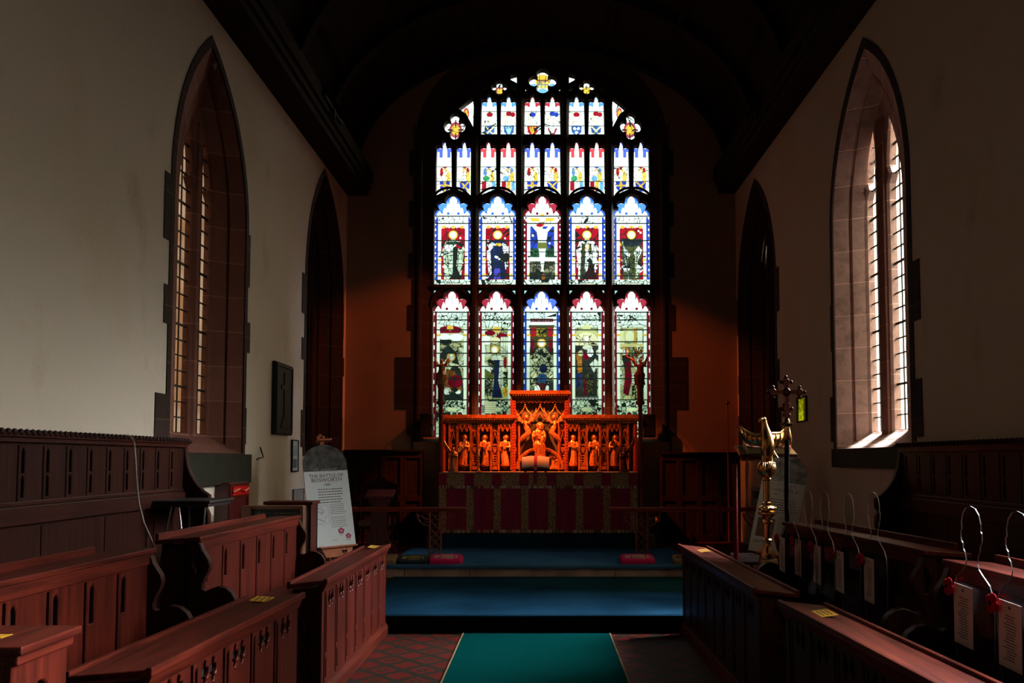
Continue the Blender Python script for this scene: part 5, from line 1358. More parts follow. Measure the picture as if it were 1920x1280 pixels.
# ------------------------------------------------------------------ display boards on easels
white = mat('board_white', (.82,.90,.94), rough=.55, var=.04)
orangew = wood('orange_beech', (.42,.12,.05), (.55,.17,.07), grain='Z', rough=.5)
ink = mat('grey_ink', (.13,.13,.15), rough=.8); ink2 = mat('purple_grey_ink', (.22,.14,.17), rough=.8)
rose = mat('rose_print', (.5,.03,.14), rough=.6); pinkm = mat('pink_print', (.62,.36,.4), rough=.6); pale = mat('pale_ink', (.40,.44,.46), rough=.8)
def board_M(bl, br, apex, Yb, Yt, dy=0.):
    a, b = at(bl[0], bl[1], Yb-dy/2), at(br[0], br[1], Yb+dy/2); t = at(apex[0], apex[1], Yt)
    o = (a+b)/2; u = (b-a).normalized(); v = (t-o); n = u.cross(v).normalized(); v2 = n.cross(u).normalized()
    # keep the lean of the picture: the up axis follows the apex
    up = (t-o).normalized(); u2 = up.cross(n).normalized()*1; u2 = u2 if u2.dot(u) > 0 else -u2
    n2 = u2.cross(up)
    return Matrix(((u2.x, up.x, n2.x, o.x), (u2.y, up.y, n2.y, o.y), (u2.z, up.z, n2.z, o.z), (0,0,0,1))), (b-a).length, (t-o).length
def lines(mb, x0, x1, y, dy, n, h, rs, z=.0101, ragged=.12):
    for k in range(n):
        x = x0; xe = x1-rs.uniform(0, ragged)*(x1-x0)
        while x < xe:
            w_ = rs.uniform(.012, .034); mb.box(x, min(x+w_, xe), y-k*dy, y-k*dy+h, z, z+.0006); x += w_+.006
def arch_outline(w, h, hs):
    return [(-w/2, 0), (w/2, 0)]+[(w/2*math.cos(a), hs+(h-hs)*math.sin(a)) for a in np.linspace(0, math.pi, 26)]
pic_b = mat('battle_print', (.10,.10,.09), rough=.6, var=.97, scale=11, col2=(.008,.011,.014))
pic_v = mat('street_print', (.36,.36,.33), rough=.6, scale=11, col2=(.035,.04,.05))
rs = random.Random(3)
# left board
M, bw, bh = board_M((583, 1026), (667, 1022), (605, 834), 8.85, 9.1, .26)
hs = bh*.80; hp = bh*.735
bd = thing('history_board', 'tall white arched display board on an orange easel titled THE BATTLE OF BOSWORTH', 'display board', M=M)
mb = MB(); mb.plate([arch_outline(bw, bh, hs)], (0,0,.01), (1,0,0), (0,1,0), (0,0,-.012)); build(mb, 'panel', white, bd)
mb = MB(); mb.plate([[(-bw/2, hp), (bw/2, hp), (bw/2, hs)]+arch_outline(bw, bh, hs)[3:-1]+[(-bw/2, hs)]], (0,0,.0112), (1,0,0), (0,1,0), (0,0,-.001)); build(mb, 'picture', pic_b, bd)
text("ST. MARY'S", .055, pale, bd, (-.005, hp+.005, .0118), V=(0,1,0))
text('THE BATTLE OF', .055, ink2, bd, (0, hp-.055, .0112), V=(0,1,0)); text('BOSWORTH', .062, ink2, bd, (.0, hp-.105, .0112), V=(0,1,0)); text('1485', .04, ink, bd, (0, hp-.16, .0112), V=(0,1,0))
mb = MB(); lines(mb, -.11, .17, hp-.215, .03, 6, .009, rs); lines(mb, .0, .185, hp-.39, .0215, 6, .005, rs); lines(mb, .0, .18, hp-.535, .0215, 6, .005, rs); lines(mb, .08, .12, .115, .02, 1, .004, rs, ragged=.01); lines(mb, .0, .04, .06, .02, 1, .004, rs, ragged=.01); lines(mb, .145, .205, .055, .02, 1, .004, rs, ragged=.01)
build(mb, 'printed_lettering', ink, bd)
mb = MB(); x0, x1, y0, y1 = -.205, -.02, hp-.60, hp-.39
for a in ((x0, x1, y0, y0+.002), (x0, x1, y1, y1+.002), (x0, x0+.002, y0, y1), (x1, x1+.002, y0, y1)): mb.box(*a, .0101, .0106)
for q in ([(-.18, -.43), (-.15, -.41), (-.12, -.43), (-.1, -.41)], [(-.19, -.47), (-.14, -.46), (-.08, -.47)], [(-.19, -.5), (-.14, -.54), (-.06, -.58)], [(-.1, -.43), (-.07, -.45), (-.09, -.49), (-.12, -.48)], [(-.07, -.54), (-.045, -.52)], [(-.2, -.53), (-.17, -.55)]):
    mb.tube([(x, hp+y, .0105) for x, y in q], .0022, 4)
build(mb, 'printed_map', mat('map_ink', (.25,.28,.3), rough=.8), bd)
mb = MB(); mc = MB()
for x, y, r in ((.10, .165, .033), (.175, .10, .03)):
    mb.plate([[(x+r*(1+.12*math.cos(5*a))*math.cos(a+1.57), y+r*(1+.12*math.cos(5*a))*math.sin(a+1.57)) for a in np.linspace(0, 6.2, 30)]], (0,0,.0111), (1,0,0), (0,1,0), (0,0,-.001))
    mc.plate([circ(x, y, r*.45, n=14)], (0,0,.0118), (1,0,0), (0,1,0), (0,0,-.001))
build(mb, 'printed_rose', rose, bd); build(mc, 'rose_centre', pinkm, bd)
def easel(label, M, bh, bw, mirror=1, top=True):
    # orange studio easel: ledge under the board, mast with a clamp on top, two front legs and a rear strut down to the floor
    Mo = M.copy(); O = M @ Vector((0, 0, -.03)); f = .17
    e = thing('easel', label, 'easel', (O.x, O.y, f))
    Mi = Matrix.Translation(-Vector((O.x, O.y, f))) @ M
    mb = MB(); mb.box(-bw*.32, bw*.52, -.022, -.002, -.06, .05, Mi); build(mb, 'ledge', orangew, e, bevel=.003)
    mb = MB(); mb.slab([Mi @ Vector(p) for p in ((-bw*.28, -.022, .02), (bw*.42, -.022, .02), (bw*.36, -.12, .02), (-bw*.2, -.12, .02))], [Mi @ Vector(p) for p in ((-bw*.28, -.022, .0), (bw*.42, -.022, .0), (bw*.36, -.12, .0), (-bw*.2, -.12, .0))], 0); build(mb, 'tray_front', orangew, e)
    mb = MB()
    for q in ([(.09, -.05), (.1, -.085), (.113, -.055), (.123, -.085), (.133, -.05)], [(.095, -.06), (.13, -.06)], [(.13, -.05), (.14, -.07)]): mb.tube([Mi @ Vector((x, y, .022)) for x, y in q], .006, 5)
    build(mb, 'maker_mark', black, e)
    mb = MB(); mb.box(-.022, .022, -.1, bh+.05, -.035, -.012, Mi); build(mb, 'mast', orangew, e, bevel=.003)
    if top:
        mb = MB(); mb.box(-.06, .10, bh+.04, bh+.062, -.04, .05, Mi); mb.box(-.055, .035, bh+.062, bh+.11, -.03, .0, Mi); mb.box(-.03, .005, bh+.11, bh+.13, -.03, .0, Mi); build(mb, 'top_clamp', orangew, e, bevel=.003)
        mb = MB(); mb.ball(Mi @ Vector((-.005, bh+.085, .004)), .014, .014, .012, 8, 5); build(mb, 'clamp_knob', black, e)
    foot = lambda x, y: Vector((x, y, .0))
    a = Mi @ Vector((0, -.08, -.03))
    for sx in (-1, 1):
        mb = MB(); p0_ = Mi @ Vector((sx*.03, bh*.7, -.035)); q0 = Vector((sx*.2, -.03, 0)); mb.tube([p0_, p0_.lerp(q0, .5), q0], .016, 4); build(mb, 'leg', orangew, e)
    mb = MB(); p0_ = Mi @ Vector((0, bh*.8, -.04)); q0 = Vector((p0_.x, p0_.y+.42, 0)); mb.tube([p0_, q0], .016, 4); build(mb, 'rear_leg', orangew, e)
easel('orange wooden easel holding the white Bosworth board', M, bh, bw)
# right board
M, bw, bh = board_M((1402, 1037), (1486, 1040), (1479, 853), 9.0, 9.3, -.2)
hs = bh*.80; hp = bh*.715
wd = mat('board_white_shaded', (.52,.54,.5), rough=.6, var=.04)  # dimmed copy of the board white, shade put into the colour
b2 = thing('history_board', 'tall arched display board titled VICTORIAN ATHERSTONE behind the brass eagle', 'display board', M=M)
mb = MB(); mb.plate([arch_outline(bw, bh, hs)], (0,0,.01), (1,0,0), (0,1,0), (0,0,-.012)); build(mb, 'panel', wd, b2)
mb = MB(); mb.plate([[(-bw/2, hp), (bw/2, hp), (bw/2, hs)]+arch_outline(bw, bh, hs)[3:-1]+[(-bw/2, hs)]], (0,0,.0112), (1,0,0), (0,1,0), (0,0,-.001)); build(mb, 'picture', pic_v, b2)
text('VICTORIAN', .06, ink2, b2, (0, hp-.04, .0112), V=(0,1,0)); text('ATHERSTONE', .06, ink2, b2, (0, hp-.10, .0112), V=(0,1,0)); text('1837 - 1901', .035, ink, b2, (0, hp-.15, .0112), V=(0,1,0))
mb = MB(); lines(mb, -.1, .2, hp-.22, .03, 6, .011, rs); lines(mb, .02, .2, hp-.42, .022, 14, .005, rs); lines(mb, -.2, .0, .13, .02, 2, .005, rs); build(mb, 'printed_lettering', ink, b2)
mb = MB(); mb.box(-.2, -.01, .18, .40, .0101, .0108); build(mb, 'printed_photograph', mat('sepia_print', (.2,.1,.06), rough=.6, scale=14, var=.7), b2)
easel('orange easel mostly hidden behind the board titled VICTORIAN ATHERSTONE', M, bh, bw, top=False)

# ------------------------------------------------------------------ brass eagle lectern
LY = 8.3
def eagle():
    o = at(1440, 1044, LY); S = LY/FPX
    t = thing('eagle_lectern', 'polished brass eagle lectern with spread wings and turned stem', 'lectern', (o.x, LY, .165))
    z = lambda py: at(1440, py, LY).z-.165
    R = lambda q: q*S
    mb = MB(); zb = z(1044)
    mb.lathe([(0, 0), (.2, 0), (.21, .05), (.18, .09), (.1, .13), (.085, zb-.12), (.1, zb-.06), (.09, zb-.02), (0, zb-.02)], seg=28); build(mb, 'base', brassd, t, smooth=40)
    for k in range(3):
        a = 2*math.pi*k/3+.5; mb = MB(); mb.tube([(.12*math.cos(a), .12*math.sin(a), .11), (.2*math.cos(a), .2*math.sin(a), .1), (.27*math.cos(a), .27*math.sin(a), .03)], [.04, .045, .03], 8); mb.ball((.27*math.cos(a), .27*math.sin(a), .03), .045, .045, .03); build(mb, 'lion_foot', brassd, t, smooth=60)
    mb = MB()
    P = [(0, 1046), (13.5, 1046), (14, 1040), (12.5, 1034), (8, 1025), (5.5, 1018), (6, 1015), (9.5, 1014), (9.5, 1011), (7.5, 1009), (7.5, 981), (9.5, 979), (9.5, 976), (7, 974), (10, 968), (15, 964.5), (17.5, 962.5), (17, 960), (13, 960), (16, 956), (16, 951), (13, 947.5), (9, 946), (10, 944), (10, 942), (6.8, 940), (6.8, 901), (8.5, 899), (8.5, 897), (7, 895), (9, 893)]
    mb.lathe([(R(r), z(y)) for r, y in P]+[(0, z(893))], seg=28); build(mb, 'stem', brass, t, smooth=35)
    mb = MB()
    for k in range(14):
        a = 2*math.pi*k/14; mb.ball((R(14.5)*math.cos(a), R(14.5)*math.sin(a), z(953)), .014, .014, .02, 8, 5)
    build(mb, 'knop_beads', brass, t, smooth=60)
    mb = MB(); r = R(17.5); zc = z(878.5)
    mb.ball((0, 0, zc), r, r, r, 28, 16); mb.lathe([(r*.97, -.008), (r*1.04, -.006), (r*1.04, .006), (r*.97, .008)], (0, 0, zc), 28); build(mb, 'orb', brass, t, smooth=50)
    # body: breast towards the nave, head turned to the left
    zf = z(864)
    sec = [(0, .0, 866, 5), (0, -.02, 856, 9), (.0, -.035, 844, 12.5), (0, -.04, 832, 13), (0, -.03, 820, 11.5), (-.004, -.02, 810, 9), (-.012, -.015, 801, 6.5), (-.02, -.015, 793, 5.2), (-.027, -.02, 787, 5), (-.03, -.03, 783, 3.5)]
    rings = []
    for x, y, py, rr in sec:
        rings.append([Vector((x+R(rr)*math.cos(a)*(1+.03*math.sin(9*a)), y+R(rr)*.85*math.sin(a), z(py))) for a in (2*math.pi*i/24 for i in range(24))])
    mb = MB(); mb.loft(rings); mb.ball((-.035, -.035, z(786)), R(5.5), R(6), R(4.5), 12, 8)
    build(mb, 'body', brass, t, smooth=60)
    mb = MB(); hz = z(787); mb.tube([(-.05, -.05, hz+.004), (-.075, -.065, hz), (-.092, -.074, hz-.014), (-.092, -.075, hz-.035)], [.018, .015, .010, .003], 8); build(mb, 'beak', brass, t, smooth=60)
    mb = MB()
    for sx in (-1, 1):
        mb.tube([(sx*.03, -.02, z(852)), (sx*.038, -.03, z(864)), (sx*.04, -.04, z(867))], [.03, .02, .016], 8)
        for k in (-1, 0, 1): mb.tube([(sx*.04, -.04, z(866)), (sx*.04+k*.02, -.07, z(868)), (sx*.04+k*.026, -.085, z(876))], [.012, .010, .004], 6)
    build(mb, 'claws', brass, t, smooth=60)
    # wings: arched leading edge, feathers hanging behind
    def wing_(sx, edge, low):
        mb = MB(); n = len(edge); T = .014
        top = [Vector(((px_-1440)*S, yy, z(py))) for px_, py, yy in edge]; bot = [Vector(((px_-1440)*S, yy, z(py))) for px_, py, yy in low]
        vs = []; rows = 5
        for i in range(n):
            for k in range(rows+1):
                f = k/rows; p = top[i].lerp(bot[i], f); p.y += -.035*math.sin(math.pi*f); q = p+Vector((0, T*(1-.6*f), 0)); vs += [p, q]
        fs = []; st = 2*(rows+1)
        for i in range(n-1):
            for k in range(rows):
                a, b = i*st+2*k, (i+1)*st+2*k
                fs += [(a, b, b+2, a+2), (a+1, a+3, b+3, b+1)]
            fs += [(i*st, i*st+1, (i+1)*st+1, (i+1)*st), (i*st+2*rows, (i+1)*st+2*rows, (i+1)*st+2*rows+1, i*st+2*rows+1)]
        mb.add(vs, fs)
        mb.tube([p+Vector((0, -.004, 0)) for p in top], [.014]*(n-1)+[.004], 8)
        for i in range(1, n-1): mb.tube([top[i], top[i].lerp(bot[i], .5)+Vector((0, -.045, 0)), bot[i]+Vector((0, -.012, 0))], [.010, .011, .005], 6)
        build(mb, 'wing', brass, t, smooth=50)
    wing_(-1, [(1430, 813, -.01), (1421, 814, .02), (1412, 812, .05), (1403, 806, .08), (1396, 800, .1), (1391, 796, .12)], [(1432, 838, .0), (1424, 836, .04), (1415, 836, .07), (1407, 832, .1), (1399, 822, .12), (1394, 812, .13)])
    wing_(1, [(1449, 812, -.01), (1459, 812, .02), (1469, 811, .05), (1478, 803, .08), (1484, 798, .1), (1489, 803, .11), (1490, 812, .12)], [(1447, 838, .0), (1456, 836, .04), (1466, 837, .07), (1476, 842, .1), (1484, 845, .12), (1492, 840, .13), (1494, 832, .13)])
    mb = MB(); mb.tube([(.05, .0, z(842)), (.09, .02, z(850)), (.125, .02, z(858))], [.016, .012, .005], 6); build(mb, 'tail_feather', brass, t, smooth=60)
    mb = MB(); a0, a1 = (1393-1440)*S, (1501-1440)*S
    mb.slab([(a0, .06, z(852)), (a1, .06, z(852)), (a1, .30, z(834)), (a0, .30, z(834))], [(a0, .065, z(856)), (a1, .065, z(856)), (a1, .305, z(838)), (a0, .305, z(838))], 0)
    n = 34
    for k in range(n): mb.ball((a0+(k+.5)*(a1-a0)/n, .056, z(851.5)), .009, .009, .012, 6, 4)
    build(mb, 'book_rest', brassd, t, smooth=30)
    bt = thing('lectern_book', 'closed pale book lying on the eagle lectern wings', 'book', (o.x+.06, LY+.1, .165+z(851)))
    zb_ = z(851); x0, x1 = (1408-1440)*S-.06, (1488-1440)*S-.06
    mb = MB(); mb.slab([(x0, -.035, z(851)-zb_+.004), (x1, -.035, z(851)-zb_+.004), (x1, .19, z(834.5)-zb_+.004), (x0, .19, z(834.5)-zb_+.004)], [(x0, -.045, z(839)-zb_), (x1, -.045, z(839)-zb_), (x1, .18, z(823)-zb_), (x0, .18, z(823)-zb_)], 0); build(mb, 'page_block', mat('old_pages', (.75,.62,.36), rough=.7), bt)
    mb = MB(); mb.slab([(x0-.006, -.05, z(839)-zb_), (x1+.006, -.05, z(839)-zb_), (x1+.006, .185, z(823)-zb_), (x0-.006, .185, z(823)-zb_)], [(x0-.006, -.052, z(838)-zb_), (x1+.006, -.052, z(838)-zb_), (x1+.006, .183, z(822)-zb_), (x0-.006, .183, z(822)-zb_)], 0); build(mb, 'cover', mat('book_leather', (.1,.03,.02), rough=.5), bt)
eagle()
# processional cross
CY = 7.1
c = at(1475, 800, CY); t = thing('processional_cross', 'red-gilt processional cross on a black staff beside the eagle', 'cross', (c.x, CY, .15))
z = lambda py: at(1475, py, CY).z-.15
S = CY/FPX
mb = MB(); mb.tube([(0, 0, 0), (-.01, 0, z(930)), (0, 0, z(822))], .021, 10); build(mb, 'staff', black, t, smooth=60)
mb = MB(); mb.lathe([(.021, z(824)), (.024, z(822)), (.022, z(800)), (.05, z(797)), (.055, z(794)), (.03, z(791)), (.02, z(784)), (.01, z(782)), (0, z(782))], seg=16); build(mb, 'socket', brass, t, smooth=40)
mb = MB(); zc = z(735)
mb.box(-.018, .018, -.014, .014, z(784), z(716)); mb.box(-26*S, 26*S, -.014, .014, zc-.018, zc+.018)
for x, zz in ((-25, zc), (25, zc), (0, z(716)), (0, z(766))):
    x *= S; mb.ball((x, 0, zz), .036, .02, .036, 12, 6)
    for k in range(4 if zz < z(717)+9 else 4):
        a = math.pi/2*k; mb.ball((x+.045*math.cos(a), 0, zz+.045*math.sin(a)), .018, .015, .018, 8, 5)
    mb.lathe([(.028, -.02), (.03, 0), (.028, .02)], (x, 0, zz), 14, 'Y')
mb.ball((0, -.01, zc), .04, .02, .04, 12, 6)
for sx in (-1, 1):
    for k in range(3): mb.ball((sx*.024, 0, z(778)+k*.045), .013, .012, .016, 8, 5)
build(mb, 'cross_head', mat('red_gilt', (.11,.028,.008), rough=.4, metal=.7, coords='Position', scale=30), t, smooth=50)
# red staff, low table with white tray
c = at(1378, 868, 8.5)
redp = mat('red_lacquer', (.16,.003,.006), rough=.5, spec=.15)
t = thing('red_pole', 'tall red rounded pole standing beside the brass eagle stem', 'pole', (c.x, 8.5, .165)); zt = c.z-.165
mb = MB(); mb.lathe([(0, .03), (.026, .03), (.026, zt-.02), (.018, zt-.006), (0, zt)], seg=16); build(mb, 'shaft', redp, t, smooth=40)
mb = MB(); mb.lathe([(0, 0), (.12, 0), (.12, .02), (.04, .035), (0, .035)], seg=20); build(mb, 'foot', redp, t, smooth=40)
a, b = at(1381, 1042, 8.75), at(1424, 1042, 8.75); tz = a.z-.06
t = thing('side_table', 'low dark table under the white tray by the red pole', 'table', ((a.x+b.x)/2, 8.95, .165)); w_ = (b.x-a.x)/2+.02
mb = MB(); mb.box(-w_, w_, -.24, .16, tz-.165-.03, tz-.165); build(mb, 'table_top', oakd, t, bevel=.004)
for sx in (-1, 1):
    for y in (-.21, .13): mb = MB(); mb.box(sx*(w_-.02)-.015, sx*(w_-.02)+.015, y-.015, y+.015, 0, tz-.195); build(mb, 'leg', oakd, t)
mb = MB(); x0, x1 = a.x, b.x; y0, y1 = 8.72, 9.05
mb.box(x0, x1, y0, y1, tz+.001, tz+.012); mb.box(x0, x1, y0, y0+.012, tz+.01, tz+.06); mb.box(x0, x1, y1-.012, y1, tz+.01, tz+.06); mb.box(x0, x0+.012, y0, y1, tz+.01, tz+.06); mb.box(x1-.012, x1, y0, y1, tz+.01, tz+.06)
o = build(mb, 'tray', mat('pale_lilac_card', (.45,.43,.5), rough=.6)); tag(o, 'pale open tray on a low dark table beside the red pole', 'tray')

# ------------------------------------------------------------------ things on the walls
# memorial tablet with a cross
a, b = onx(510, 675, -W), onx(540, 818, -W)
t = thing('memorial_tablet', 'dark wall tablet carved with a long cross between the two lancets', 'tablet', (-W+.003, (a.y+b.y)/2, 1.95)); w_ = (b.y-a.y)/2; h = 2.84-1.95
tab = mat('dark_slate_tablet', (.016,.018,.016), rough=.7, spec=.2, coords='Position', var=.3)
mb = MB(); mb.box(.0, .05, -w_, w_, 0, h); build(mb, 'slab', tab, t, bevel=.006)
mb = MB(); mb.plate([[(-w_+.02, .02), (w_-.02, .02), (w_-.02, h-.02), (-w_+.02, h-.02)], [(-w_+.05, .05), (w_-.05, .05), (w_-.05, h-.05), (-w_+.05, h-.05)]], (.062, 0, 0), (0,1,0), (0,0,1), (-.012,0,0)); build(mb, 'border', tab, t)
mb = MB(); mb.plate([[(-.14, .08), (.14, .08), (.1, .16), (.05, .2), (.03, .26), (.03, .56), (.13, .56), (.13, .62), (.03, .62), (.03, .78), (-.03, .78), (-.03, .62), (-.13, .62), (-.13, .56), (-.03, .56), (-.03, .26), (-.05, .2), (-.1, .16)]], (.062, 0, 0), (0,1,0), (0,0,1), (-.012,0,0), ch=.003); build(mb, 'cross', tab, t)
def framed(name, label, cat, sg, y0, y1, z0, z1, fm, pm, d=.025, extra=None):
    t = thing(name, label, cat, (sg*W, (y0+y1)/2, z0)); w_ = (y1-y0)/2; h = z1-z0
    mb = MB(); mb.plate([[(-w_, 0), (w_, 0), (w_, h), (-w_, h)], [(-w_+.014, .014), (w_-.014, .014), (w_-.014, h-.014), (-w_+.014, h-.014)]], (-sg*d, 0, 0), (0,1,0), (0,0,1), (sg*d, 0, 0)); build(mb, 'frame', fm, t)
    mb = MB(); mb.box(min(-sg*d*.6, -sg*d*.3), max(-sg*d*.6, -sg*d*.3), -w_+.012, w_-.012, .012, h-.012); build(mb, 'sheet', pm, t)
    if extra:
        for n_, m_, (u0, u1, v0, v1) in extra: mb = MB(); mb.box(min(-sg*d*.64, -sg*d*.5), max(-sg*d*.64, -sg*d*.5), -w_+2*w_*u0, -w_+2*w_*u1, h*v0, h*v1); build(mb, n_, m_, t)
framed('wall_notice', 'narrow pale green notice below the cross tablet beside the dark lancet', 'notice', -1, 10.45, 10.72, 1.48, 1.90, black, mat('pale_green_card', (.42,.5,.46), rough=.7), extra=[('printed_picture', mat('small_print', (.05,.1,.12), rough=.7, scale=20), (.2, .8, .12, .4)), ('printed_heading', mat('notice_heading', (.25,.36,.36), rough=.7), (.2, .8, .5, .8))])
framed('grey_card', 'plain grey card on the plaster, partly behind the white board', 'notice', -1, 10.54, 11.0, 1.02, 1.25, mat('card_edge', (.2,.2,.22)), mat('grey_card_face', (.3,.29,.3), rough=.8))
framed('glass_panel', 'small glowing green and gold glass panel above the processional cross arm', 'glass panel', 1, 9.81, 10.17, 2.11, 2.43, black, clear_mat('green_gold_glass', (.75,.88,.10), .04, .2, wav=.92, wscale=16))
framed('white_notice', 'small white notice low on the wall behind the VICTORIAN ATHERSTONE board', 'notice', 1, 11.6, 12.4, .95, 1.22, mat('notice_edge', (.3,.3,.28)), mat('notice_white', (.42,.42,.38), rough=.8), extra=[('printed_picture', mat('dark_print', (.05,.06,.07), rough=.8), (.1, .9, .35, .8))])
# red cabinet below the left window
a, b = onx(402, 905, -W), onx(440, 984, -W)
t = thing('wall_cabinet', 'dark red narrow cabinet with bright red top under the window sill', 'cabinet', (-W, (a.y+b.y)/2, .95)); w_ = .27; h = .46
mb = MB(); mb.box(0, .14, -w_, w_, 0, h); build(mb, 'body', wood('dark_red_cabinet', (.04,.006,.006), (.085,.012,.012), grain='Z', rough=.3), t, bevel=.005)
mb = MB(); mb.plate([[(-w_+.01, .01), (w_-.01, .01), (w_-.01, h-.01), (-w_+.01, h-.01)], [(-w_+.05, .04), (w_-.05, .04), (w_-.05, h-.16), (-w_+.05, h-.16)]], (.155, 0, 0), (0,1,0), (0,0,1), (-.014, 0, 0)); build(mb, 'door', oak, t)
mb = MB(); mb.box(.15, .162, -w_+.06, w_-.04, h-.13, h-.04); mb.tube([(.165, -w_+.06, h-.1), (.17, -.05, h-.07), (.165, .1, h-.1), (.165, w_-.05, h-.07)], .012, 6); build(mb, 'red_glint_panel', mat('red_glint_gloss', (.5,.01,.008), rough=.25), t)  # bright red strip and bead stand in for glints along the top
# loose cable ends in the plaster
def cable(name, label, pts, r, m):
    o = build(MB().tube(pts, r, 6), name, m, smooth=60); return tag(o, label, 'cable')
cable('wall_hook', 'short bent black hook sticking out of the plaster above the amplifier', [onx(488, 838, -W+.02), onx(491, 848, -W+.03), onx(494, 857, -W+.02), onx(485, 859, -W+.015), onx(481, 862, -W+.005)], .008, black)
P = [at(237, 816, 5.75), at(246, 818, 5.72), at(252, 832, 5.7), at(254, 860, 5.7), at(256, 900, 5.68), at(261, 945, 5.66), at(270, 980, 5.6), at(281, 1005, 5.5), at(289, 1025, 5.4), at(291, 1045, 5.3), at(284, 1060, 5.25), at(280, 1085, 5.2)]
cable('power_cable', 'thin pale cable hanging down over the panelled stall back', P, .006, mat('grey_cable', (.3,.26,.24), rough=.5))

# ------------------------------------------------------------------ equipment on the left
c = at(360, 938, 6.35); zt = c.z-.15
t = thing('equipment_stand', 'black topped stand on thin chrome legs before the winged stall end', 'stand', (-2.86, 6.5, .592)); zt -= .442
mb = MB(); mb.box(-.26, .26, -.2, .3, zt-.02, zt); mb.box(-.24, .24, -.18, .28, zt-.05, zt-.02); build(mb, 'stand_top', mat('black_laminate', (.02,.02,.022), rough=.4), t, bevel=.004)
chrome = mat('chrome_tube', (.6,.6,.62), rough=.2, metal=1)
for x, y, dx, dy in ((-.06, -.15, -.09, -.1), (.0, -.16, .11, -.05), (.15, -.02, -.01, -.06), (-.08, .22, -.05, .1)):
    mb = MB(); mb.tube([(x, y, zt-.04), (x+dx, y+dy, .0)], .009, 8); build(mb, 'leg', chrome, t, smooth=60)
c0, c1 = at(452, 948, 7.95), at(569, 948, 7.95); zt = c0.z-.165
t = thing('amplifier', 'brown cased amplifier with a row of silver knobs on its black panel', 'amplifier', ((c0.x+c1.x)/2, 8.1, .165)); w_ = (c1.x-c0.x)/2
case = mat('brown_amp_case', (.15,.058,.03), rough=.5, coords='Position', scale=20)
mb = MB(); mb.plate([[(-w_, 0), (w_, 0), (w_, zt-.012), (w_-.012, zt), (-w_+.012, zt), (-w_, zt-.012)], [(-w_+.1, .04), (w_-.035, .04), (w_-.035, zt-.035), (-w_+.1, zt-.035)]], (0, -.15, 0), (1,0,0), (0,0,1), (0,.09,0), ch=.004); build(mb, 'case', case, t)
mb = MB(); mb.box(-w_+.09, w_-.03, -.12, -.07, .03, zt-.03); build(mb, 'black_panel', mat('amp_panel', (.01,.012,.013), rough=.5), t)
mb = MB()
for k in range(15):
    if k == 5: continue
    mb.ball((-w_+.16+k*.028, -.122, zt-.075), .006, .006, .006, 8, 5)
for k in range(6): mb.ball((-w_+.13, -.122, zt-.1-k*.018), .004, .004, .004, 6, 4)
mb.box(-w_+.13, w_-.06, -.122, -.12, zt-.104, zt-.101)
build(mb, 'control_knobs', mat('silver_knobs', (.5,.52,.5), rough=.3, metal=.8), t)
c0, c1 = at(493, 940, 8.34), at(586, 940, 8.34); zt = c0.z-.165
t = thing('display_cabinet', 'dark wooden cabinet with pale glazed side between amplifier and white board', 'cabinet', ((c0.x+c1.x)/2, 8.49, .165)); w_ = (c1.x-c0.x)/2-.02
mb = MB(); mb.box(-w_-.02, w_+.02, -.15, .13, zt-.035, zt); build(mb, 'cabinet_top', oaky, t, bevel=.006)
mb = MB(); mb.box(-w_, w_-.13, -.13, .12, 0, zt-.035); mb.box(w_-.02, w_, -.13, .12, 0, zt-.035); mb.box(w_-.14, w_, -.13, .12, 0, .06); mb.box(w_-.14, w_, .09, .12, .06, zt-.035); build(mb, 'body', oak, t)
mb = MB(); mb.box(w_-.128, w_-.022, -.11, -.10, .06, zt-.04); build(mb, 'pale_lining', mat('pale_grey_lining', (.34,.37,.42), rough=.6, scale=10, stretch=(5,5,.5), var=.5), t)
# yellow stickers on the desk tops
yel = mat('yellow_label', (.50,.26,.01), rough=.6, var=.15); lab_ink = mat('label_ink', (.12,.06,.0), rough=.8)
def sticker(label, px_, py_, z, L, w_, ang, slope=.1):
    p = onz(px_, py_, z+.004)
    t = thing('yellow_label', label, 'sticker', M=Matrix.Translation(p) @ Matrix.Rotation(ang, 4, 'Z') @ Matrix.Rotation(slope, 4, 'Y'), group='yellow seat stickers')
    mb = MB(); mb.box(-w_/2, w_/2, -L/2, L/2, 0, .0015); build(mb, 'sheet', yel, t)
    mb = MB()
    for k in range(3): mb.box(-w_*.32+k*w_*.25, -w_*.22+k*w_*.25, -L*.38, L*.34, .0015, .002)
    build(mb, 'printed_lines', lab_ink, t)
sticker('yellow sticker on the nearer left front desk top, at its far end', 494, 1123, .825, .16, .12, .06, .09)
sticker('yellow sticker at the far end of the left desk by the blue step', 702, 1025, .828, .2, .1, 0, .12)
sticker('yellow sticker on the right desk top beside the clear silhouettes', 1546, 1149, .83, .17, .09, 0, -.12)
sticker('yellow sticker at the far end of the right desk by the blue step', 1320, 1032, .828, .2, .09, 0, -.12)
p = onz(2, 1193, 1.05)
t = thing('yellow_label', 'yellow sticker on the desk end in the lower left corner', 'sticker', M=Matrix.Translation((p.x, p.y, 1.0505)), group='yellow seat stickers')
mb = MB(); mb.box(-.1, .02, -.03, .03, 0, .0015); build(mb, 'sheet', yel, t)

